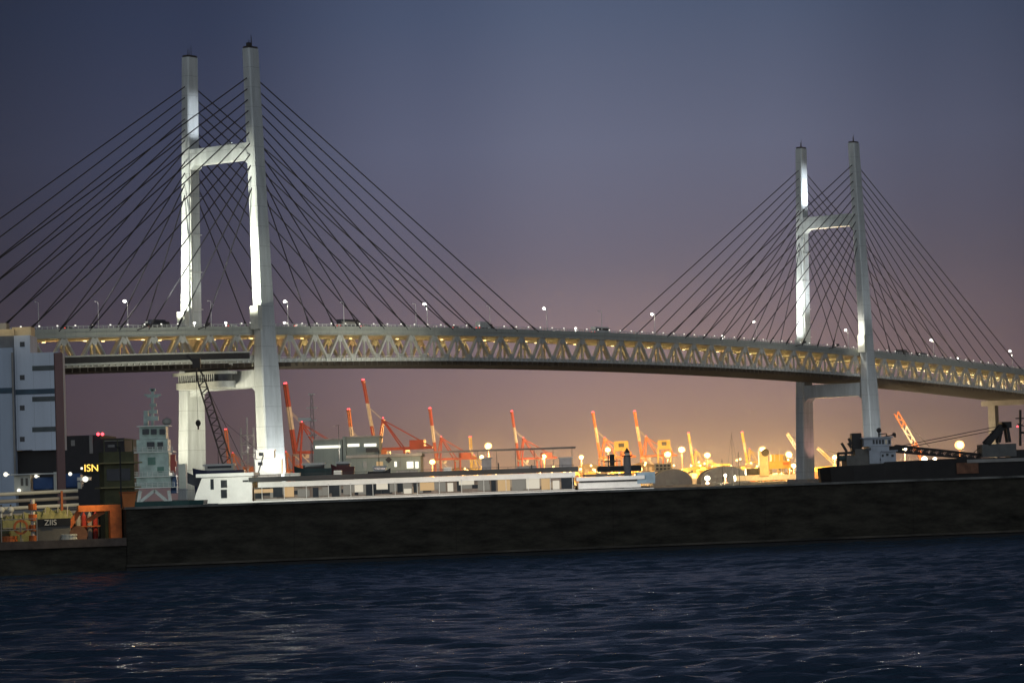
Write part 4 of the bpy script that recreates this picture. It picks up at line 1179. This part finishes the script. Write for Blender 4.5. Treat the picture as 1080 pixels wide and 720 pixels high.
hb = MB().loft([[(0, 0, 3.55), (0, .35, -1.5), (0, 13.5, -1.5), (0, 14, 3.55)], [(88, 0, 3.7), (88, .35, -1.5), (88, 13.5, -1.5), (88, 14, 3.7)]]).build('hull', M_barge, o)
MB().loft([[(-.1, -.16, 3.55), (-.1, .35, 3.55), (-.1, .35, 3.68), (-.1, -.16, 3.68)], [(88, -.16, 3.7), (88, .35, 3.7), (88, .35, 3.83), (88, -.16, 3.83)]]).build('coping', mat('worn_coping', (.24, .23, .2), .7, 0, .6, .35), o)
MB().box(-.05, 88, -.10, .4, .28, .40).build('rub_rail', mat('rub_rail', (.09, .075, .055), .7, 0, .6, .25), o)
MB().box(-.06, 88, .0, .42, -.6, .22).build('boot_top', M_black, o)
# low stern deck
MB().box(-44, -.02, .2, 13.6, -1.5, 1.75).build('stern_deck', M_barge, o)
MB().box(-44, -.02, -.05, .2, 1.5, 1.95).build('stern_rail', mat('stern_trim', (.12, .09, .07), .7, 0, .4, .6), o)
mb = MB()
for h in (2.6, 3.2):
    mb.bar((-44, .5, h), (-5, .5, h), .05)
for i in range(20): mb.bar((-43 + i * 2, .5, 1.75), (-43 + i * 2, .5, 3.25), .06)
mb.build('handrail', M_conc, o)


def on_barge(name, label, cat, px, py, dep=3.0):
    """foot of a thing standing on the low stern deck"""
    p = W(px, py, 170); r = p.x / p.y; a = pE + Vector((-dA.y, dA.x, 0)) * dep
    q = a + dA * ((r * a.y - a.x) / (dA.x - r * dA.y))
    return thing(name, label, cat, (q.x, q.y, 1.75), ang)


# orange a-frame (stern gantry)
M_or = mat('deck_orange', (.55, .14, .03), .5, 0, .3, 1.5)
o = on_barge('deck_gantry', 'rusty orange A-frame gantry at the end of the high barge side', 'gantry', 114, 568, 1.4)
MB().box(.1, .75, -.4, .4, 0, 2.1).box(-1.7, .1, -.38, .38, 1.75, 2.1).build('frame', M_or, o)
MB().bar((-1.6, 0, 1.8), (-2.6, 0, .4), .28).bar((-.2, 0, 1.75), (-1.2, 0, 1.2), .25).build('brace', M_or, o)
o = on_barge('hose_reel', 'low orange hose reel on the stern deck left of the orange gantry', 'reel', 82, 568, 1.2)
MB().tube((0, -.35, .45), (0, .35, .45), .42, .42, 14).build('drum', M_or, o)
for y in (-.42, .42): MB().tube((0, y - .03, .45), (0, y + .03, .45), .52, .52, 14).build('flange', M_rust, o)
MB().box(-.6, .6, -.5, .5, 0, .12).build('base', M_dark, o)
# striped marker post
o = on_barge('marker_post', 'orange and white banded marker post on the stern deck', 'post', 35, 566, 1.0)
for i in range(4):
    MB().tube((0, 0, .15 + .6 * i), (0, 0, .5 + .6 * i), .24, .24, 12).build('orange_band', M_or, o)
    MB().tube((0, 0, .5 + .6 * i), (0, 0, .75 + .6 * i), .13, .13, 10).build('pale_band', M_pale, o)
# lettered equipment box
o = on_barge('equipment_box', 'grey equipment box with white lettering beside the banded post', 'box', 56, 566, 1.3)
MB().box(-.95, .95, -.5, .5, 0, 1.25).build('body', mat('box_grey', (.14, .13, .11), .7), o, bevel=.04)
MB().box(-.95, .95, -.55, -.5, 1.0, 1.42).build('name_board', M_black, o)
text_mesh('ZIIS', .44, M_white, o, (-.55, -.56, 1.06))
# tarped stacks
M_tarp = mat('yellow_tarp', (.24, .23, .1), .85, 0, .2, 1.5)
for px, w, h, lab in ((20, 1.0, 1.9, 'yellow-green tarped heap left of the banded post'), (56, 1.1, 2.15, 'yellow-green tarped heap behind the lettered box')):
    o = on_barge('tarped_stack', lab, 'cargo', px, 566, 3.4)
    mb = MB(); secs = []; rt = random.Random(px)
    for i in range(15):
        u = i / 14 * 2 - 1; hh = h * (1 - .16 * abs(u) ** 3) * rt.uniform(.86, 1.0); k_ = rt.uniform(.75, .95)
        secs.append([(u * w, -.9, 0), (u * w, -.85, hh * .45), (u * w, -.72, hh * k_), (u * w, -.2 + rt.uniform(-.1, .1), hh), (u * w, .3, hh * rt.uniform(.8, .98)), (u * w, .8, hh * .75), (u * w, .9, 0)])
    mb.loft(secs); mb.build('tarpaulin', M_tarp, o)
    for q_ in (-.55, .1, .6): MB().bar((q_ * w, -.92, .05), (q_ * w + .15, -.5, h * .98), .045).build('lashing', M_conc, o)
    MB().bar((-w, -.88, h * .5), (w, -.88, h * .5), .05).build('lashing', M_conc, o)
# winch
o = on_barge('mooring_winch', 'dark mooring winch between the tarped heap and the orange gantry', 'winch', 80, 566, 4.0)
MB().tube((-.6, 0, .8), (.6, 0, .8), .5, .5, 14).build('drum', M_rust, o)
for x in (-.7, .7): MB().tube((x - .06, 0, .8), (x + .06, 0, .8), .75, .75, 14).build('flange', M_dark, o)
MB().box(-1, 1, -.6, .6, 0, .3).box(.8, 1.3, -.4, .4, .3, 1.3).build('base', M_dark, o)
for px, dp, m, lab in ((10, 1.0, 'r', 'rope coil at the very left of the stern deck'), (73, .9, 'p', 'pale rope coil beside the lettered box')):
    o = on_barge('rope_coil', lab, 'rope', px, 568, dp); mb = MB()
    for k in range(5):
        rr = .42 - .03 * (k % 2); P = [(rr * math.cos(i * .42), rr * math.sin(i * .42), .06 + .1 * k) for i in range(16)]
        for a_, b_ in zip(P, P[1:] + P[:1]): mb.bar(a_, b_, .1)
    mb.build('coil', M_orange if m == 'r' else M_pale, o)
o = on_barge('pipe_rack', 'rack of grey pipes leaning behind the tarped heaps', 'rack', 30, 566, 6.0)
for x in (-2, 2): MB().bar((x, 0, 0), (x, 0, 3), .12).build('upright', M_or, o)
for k in range(5): MB().tube((-3, .1 * k, 1.2 + .42 * k), (3, .1 * k, 1.3 + .42 * k), .11, .11, 8).build('pipe', M_conc if k % 2 else M_pale, o)
o = on_barge('gas_bottle_rack', 'rack of red and grey gas bottles by the mooring winch', 'rack', 92, 566, 3.0)
for k in range(4): MB().tube((-.5 + .33 * k, 0, .1), (-.5 + .33 * k, 0, 1.5), .14, .14, 10).tube((-.5 + .33 * k, 0, 1.5), (-.5 + .33 * k, 0, 1.72), .12, .04, 8).build('bottle', M_red if k % 2 else M_conc, o)
MB().bar((-.75, -.2, .9), (.75, -.2, .9), .06).box(-.75, .75, -.25, .25, 0, .08).build('frame', M_or, o)
o = on_barge('net_heap', 'orange-brown heap of netting at the left edge of the stern deck', 'net', 4, 567, 3.6)
mb = MB(); rr = random.Random(9)
for k in range(26): mb.bar((rr.uniform(-1, 1), rr.uniform(-.6, .6), rr.uniform(0, .5)), (rr.uniform(-.8, .8), rr.uniform(-.5, .5), rr.uniform(.3, 1.3)), .13)
mb.build('netting', M_rust, o)
o = on_barge('life_ring', 'orange life ring on a stand near the left end of the handrail', 'life ring', 22, 560, .75)
mb = MB(); P = [(.36 * math.cos(i * .393), 0, 1.0 + .36 * math.sin(i * .393)) for i in range(16)]
for a_, b_ in zip(P, P[1:] + P[:1]): mb.bar(a_, b_, .13)
mb.build('ring', M_orange, o); MB().bar((0, .1, 0), (0, .1, 1.4), .07).build('stand', M_conc, o)
# coil and drums by the left edge
o = on_barge('oil_drum', 'dull olive oil drum near the left end of the stern deck', 'drum', 6, 568, 2.0)
MB().tube((0, 0, 0), (0, 0, .9), .3, .3, 14).build('body', mat('olive', (.1, .1, .04), .6), o); MB().tube((0, 0, .3), (0, 0, .34), .32, .32, 14).tube((0, 0, .6), (0, 0, .64), .32, .32, 14).build('hoop', M_rust, o)
# olive deck cabin
o = on_barge('deck_cabin', 'olive green deck cabin with a railed roof behind the orange gantry', 'cabin', 124, 566, 7.5)
M_ol = mat('olive_paint', (.11, .11, .05), .7, 0, .25, 1.2)
MB().box(-.85, .95, -1, 1, 0, 5.2).build('wall', M_ol, o)
MB().box(-1.1, 1.3, -1.25, 1.25, 3.05, 3.13).box(-1.1, 1.4, -1.25, 1.25, 4.5, 4.58).build('ledge', mat('brass_trim', (.3, .26, .12), .6), o)
MB().box(-.7, .7, -1.03, -.98, 3.5, 4.2).build('window', M_glass, o)
mb = MB()
for x in (-.8, 0, .9): mb.bar((x, -1, 5.2), (x, -1, 5.9), .05)
mb.bar((-.8, -1, 5.9), (.9, -1, 5.9), .05); mb.build('roof_rail', M_ol, o)
p = W(131.5, 533, 171); o = thing('orange_crate', 'bright orange crate standing on the left end of the high barge', 'crate', (p.x, 172.5, 3.6), ang)
MB().loft([[(-.3, -.4, 0), (.3, -.4, 0), (.3, .4, 0), (-.3, .4, 0)], [(-.42, -.45, .9), (.42, -.45, .9), (.42, .45, .9), (-.42, .45, .9)]]).build('body', mat('bright_orange', (.7, .22, .06), .6), o)
MB().box(-.46, .46, -.49, .49, .9, .97).build('rim', M_or, o)
# spud pole
o = on_barge('spud_pole', 'tall pinkish steel spud pole rising beside the warehouse', 'pole', 66, 560, 10.0)
h = W(66, 371, 176).z - 1.75
MB().box(-.24, .24, -.24, .24, 0, h).build('shaft', mat('pink_rust', (.33, .19, .17), .7, 0, .2, .6, (1, 1, .2)), o, bevel=.03)
MB().box(-.5, .5, -.5, .5, 0, 1.2).build('guide_collar', M_dark, o)
# work boat behind the stern deck: white cabin, blue tarp
Yb = 205; q = W(55, 540, Yb); o = thing('work_boat', 'small work boat with a white cabin, blue tarpaulin and pale awning', 'boat', (q.x, Yb, 0)); g = o.location
MB().loft(hull_loft(10, 3, -.6, 2.9, -1, 1)).build('hull', M_navy, o)
MB(g).pbox(17, 501, 34, 522, Yb, 1.6, -.8).build('cabin', M_pale, o)
MB(g).pbox(14, 499, 66, 500.3, Yb, 2.2, -1.1).build('awning', M_white, o)
for x in (24, 29): MB(g).pbox(x, 504, x + 2.5, 512, Yb, .1, -.84).build('window', MC['box_grey'], o)
MB(g).pbox(36, 503, 58, 516, Yb, 1.4, -.6).build('tarpaulin', MC['blue_paint'], o, bevel=.1)
MB(g).pbox(70, 499, 86, 514, Yb, 1.4, -.6).build('tarpaulin', MC['blue_paint'], o, bevel=.1)
MB(g).pbox(59, 497.5, 62, 517, Yb, .2, -1.0).build('post', M_pale, o)
MB(g).pbox(84, 508, 88, 515, Yb, .3, -1.0).build('post', M_pale, o)
MB(g).pbox(84, 503, 97, 506.5, Yb, .9, -1.2).build('locker', M_white, o)
for x, y, r_ in ((6, 500, .16), (20, 517, .14), (74, 499.5, .13), (90, 505, .2), (38, 502, .12), (47, 519, .12)):
    mb = MB(g); c_ = W(x, y, Yb - 1.3) - g; mb.ball(c_, r_, 8, 6).bar(c_, c_ + Vector((0, 1.3, 0)), .05); mb.build('deck_light', E_win, o)
for i, (px, lab) in enumerate(((2, 'white round fender at the left edge of the stern deck'), (12, 'small white round fender left of the tarped heap'))):
    o = on_barge('ball_fender', lab, 'fender', px, 566, 5); MB().ball((0, 0, 2.0), .2, 12, 8).tube((0, 0, 0), (0, 0, 1.9), .06, .06, 6).build('ball', M_white, o, smooth=True); MB().tube((0, 0, 2.18), (0, 0, 2.3), .05, .05, 8).build('eye', M_dark, o)
o = on_barge('added_lamp', 'slim lamp post added on the left corner of the high barge to light the stern deck', 'lamp post', 128, 534, .6)  # made-up post, added to carry the spot on the stern clutter
lz = o.location; MB().tube((0, 0, 1.9), (0, 0, 5.4), .05, .04, 6).bar((0, 0, 5.3), (-.5, -.5, 5.45), .05).build('pole', M_dark, o); MB().box(-.75, -.4, -.7, -.4, 5.36, 5.5).build('lamp_head', M_conc, o)
lamp('SPOT', (lz.x - .6, lz.y - 1.4, lz.z + 5.2), 1100, (1, .78, .42), .12, (lz.x - 5.2, lz.y + 1.2, 1.9), 95, .8)
0 and lamp('POINT', W(50, 505, 172) + Vector((0, 0, 2)), 260, (1, .8, .5), .4)
0 and lamp('POINT', W(100, 520, 170) + Vector((0, 0, 1)), 90, (1, .75, .45), .4)

# ------------------------------------------------------------------ dusk sky
w = D.worlds.new('World'); SC.world = w; w.use_nodes = True
N = w.node_tree.nodes; L = w.node_tree.links
bg = N['Background']
tc = N.new('ShaderNodeTexCoord'); sp = N.new('ShaderNodeSeparateXYZ'); L.new(tc.outputs['Generated'], sp.inputs[0])


def math_(op, a, b=None, clamp=False):
    n = N.new('ShaderNodeMath'); n.operation = op; n.use_clamp = clamp
    for i, k in enumerate((a, b)):
        if k is None: continue
        if isinstance(k, (int, float)): n.inputs[i].default_value = k
        else: L.new(k, n.inputs[i])
    return n.outputs[0]


def ramp(fac, stops, interp='EASE'):
    r = N.new('ShaderNodeValToRGB'); r.color_ramp.interpolation = interp
    e = r.color_ramp.elements
    while len(e) < len(stops): e.new(.5)
    for k, (p, c) in zip(e, stops): k.position = p; k.color = (*c, 1) if len(c) == 3 else c
    L.new(fac, r.inputs[0]); return r.outputs[0]


el = math_('MULTIPLY', sp.outputs['Z'], 2.0, True)       # sin elevation, 0 .. .5
vert = ramp(el, [(0, srgb(140, 117, 120)), (.03, srgb(140, 118, 124)), (.06, srgb(136, 115, 125)), (.145, srgb(108, 104, 122)), (.23, srgb(103, 108, 131)),
                 (.32, srgb(82, 94, 120)), (.5, srgb(50, 60, 84)), (1, srgb(34, 42, 62))], 'LINEAR')
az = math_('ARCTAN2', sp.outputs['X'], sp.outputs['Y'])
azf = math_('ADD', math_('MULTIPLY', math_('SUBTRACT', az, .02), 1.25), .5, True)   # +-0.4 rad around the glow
fall = ramp(azf, [(0, (.2, .2, .2)), (.22, (.21, .225, .265)), (.34, (.345, .37, .45)), (.44, (.77, .79, .84)), (.5, (1, 1, 1)), (.58, (.92, .92, .92)), (.66, (.62, .63, .66)), (.74, (.38, .4, .44)), (1, (.25, .25, .25))], 'EASE')  # dims the sky sideways: dusk glow plus lens vignette put into its colour
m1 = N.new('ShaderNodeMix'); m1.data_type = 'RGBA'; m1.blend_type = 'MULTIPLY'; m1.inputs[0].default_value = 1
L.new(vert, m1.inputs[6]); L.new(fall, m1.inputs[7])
# orange light dome of the port low over the horizon
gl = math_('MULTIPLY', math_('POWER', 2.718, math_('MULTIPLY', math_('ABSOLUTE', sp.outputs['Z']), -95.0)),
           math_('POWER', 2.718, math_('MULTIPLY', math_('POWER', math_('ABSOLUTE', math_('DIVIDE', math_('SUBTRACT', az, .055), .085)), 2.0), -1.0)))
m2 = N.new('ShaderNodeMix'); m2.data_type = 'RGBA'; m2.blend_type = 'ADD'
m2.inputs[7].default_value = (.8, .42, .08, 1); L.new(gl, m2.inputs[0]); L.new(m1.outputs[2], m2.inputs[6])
# afterglow behind the viewer
bk = ramp(math_('ADD', math_('MULTIPLY', sp.outputs['Y'], -1.0), 0), [(0, (0, 0, 0)), (.25, (.095, .11, .13)), (1, (.31, .36, .41))], 'LINEAR')
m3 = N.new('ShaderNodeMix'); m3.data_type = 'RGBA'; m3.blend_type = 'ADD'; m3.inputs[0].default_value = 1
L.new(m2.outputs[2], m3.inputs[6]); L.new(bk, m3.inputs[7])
sky = N.new('ShaderNodeTexSky'); sky.sky_type = 'NISHITA'; sky.sun_disc = False
sky.sun_elevation = R(-3); sky.sun_rotation = R(180)
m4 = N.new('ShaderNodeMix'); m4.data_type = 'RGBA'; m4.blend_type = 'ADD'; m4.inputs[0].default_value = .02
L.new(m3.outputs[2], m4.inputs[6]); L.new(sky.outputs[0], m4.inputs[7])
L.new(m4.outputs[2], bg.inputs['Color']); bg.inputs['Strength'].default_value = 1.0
sl = D.lights.new('sun', 'SUN'); sl.energy = .05; sl.angle = R(20); sl.color = (.8, .88, 1)
so = D.objects.new('sun', sl); COL.objects.link(so); so.rotation_euler = (R(72), 0, R(20))

hz = MB().box(-9800, 9800, -2900, 9900, -9, 190)
HAZE = D.materials.new('harbour_haze'); HAZE.use_nodes = True; hn = HAZE.node_tree.nodes
hn.remove(hn['Principled BSDF']); pv = hn.new('ShaderNodeVolumePrincipled')
pv.inputs['Color'].default_value = (.9, .9, .92, 1); pv.inputs['Density'].default_value = 5e-5; pv.inputs['Anisotropy'].default_value = .45
HAZE.node_tree.links.new(pv.outputs[0], hn['Material Output'].inputs['Volume'])
ho = hz.build('haze', HAZE); ho['kind'] = 'stuff'
# ------------------------------------------------------------------ render settings
vs = SC.view_settings; vs.view_transform = 'Standard'; vs.look = 'None'; vs.exposure = 0; vs.gamma = 1; vs.use_curve_mapping = False
SC.render.engine = 'CYCLES'
c = SC.cycles; c.use_denoising = True; c.max_bounces = 5; c.diffuse_bounces = 3; c.glossy_bounces = 3; c.sample_clamp_indirect = 3
c.use_light_tree = True
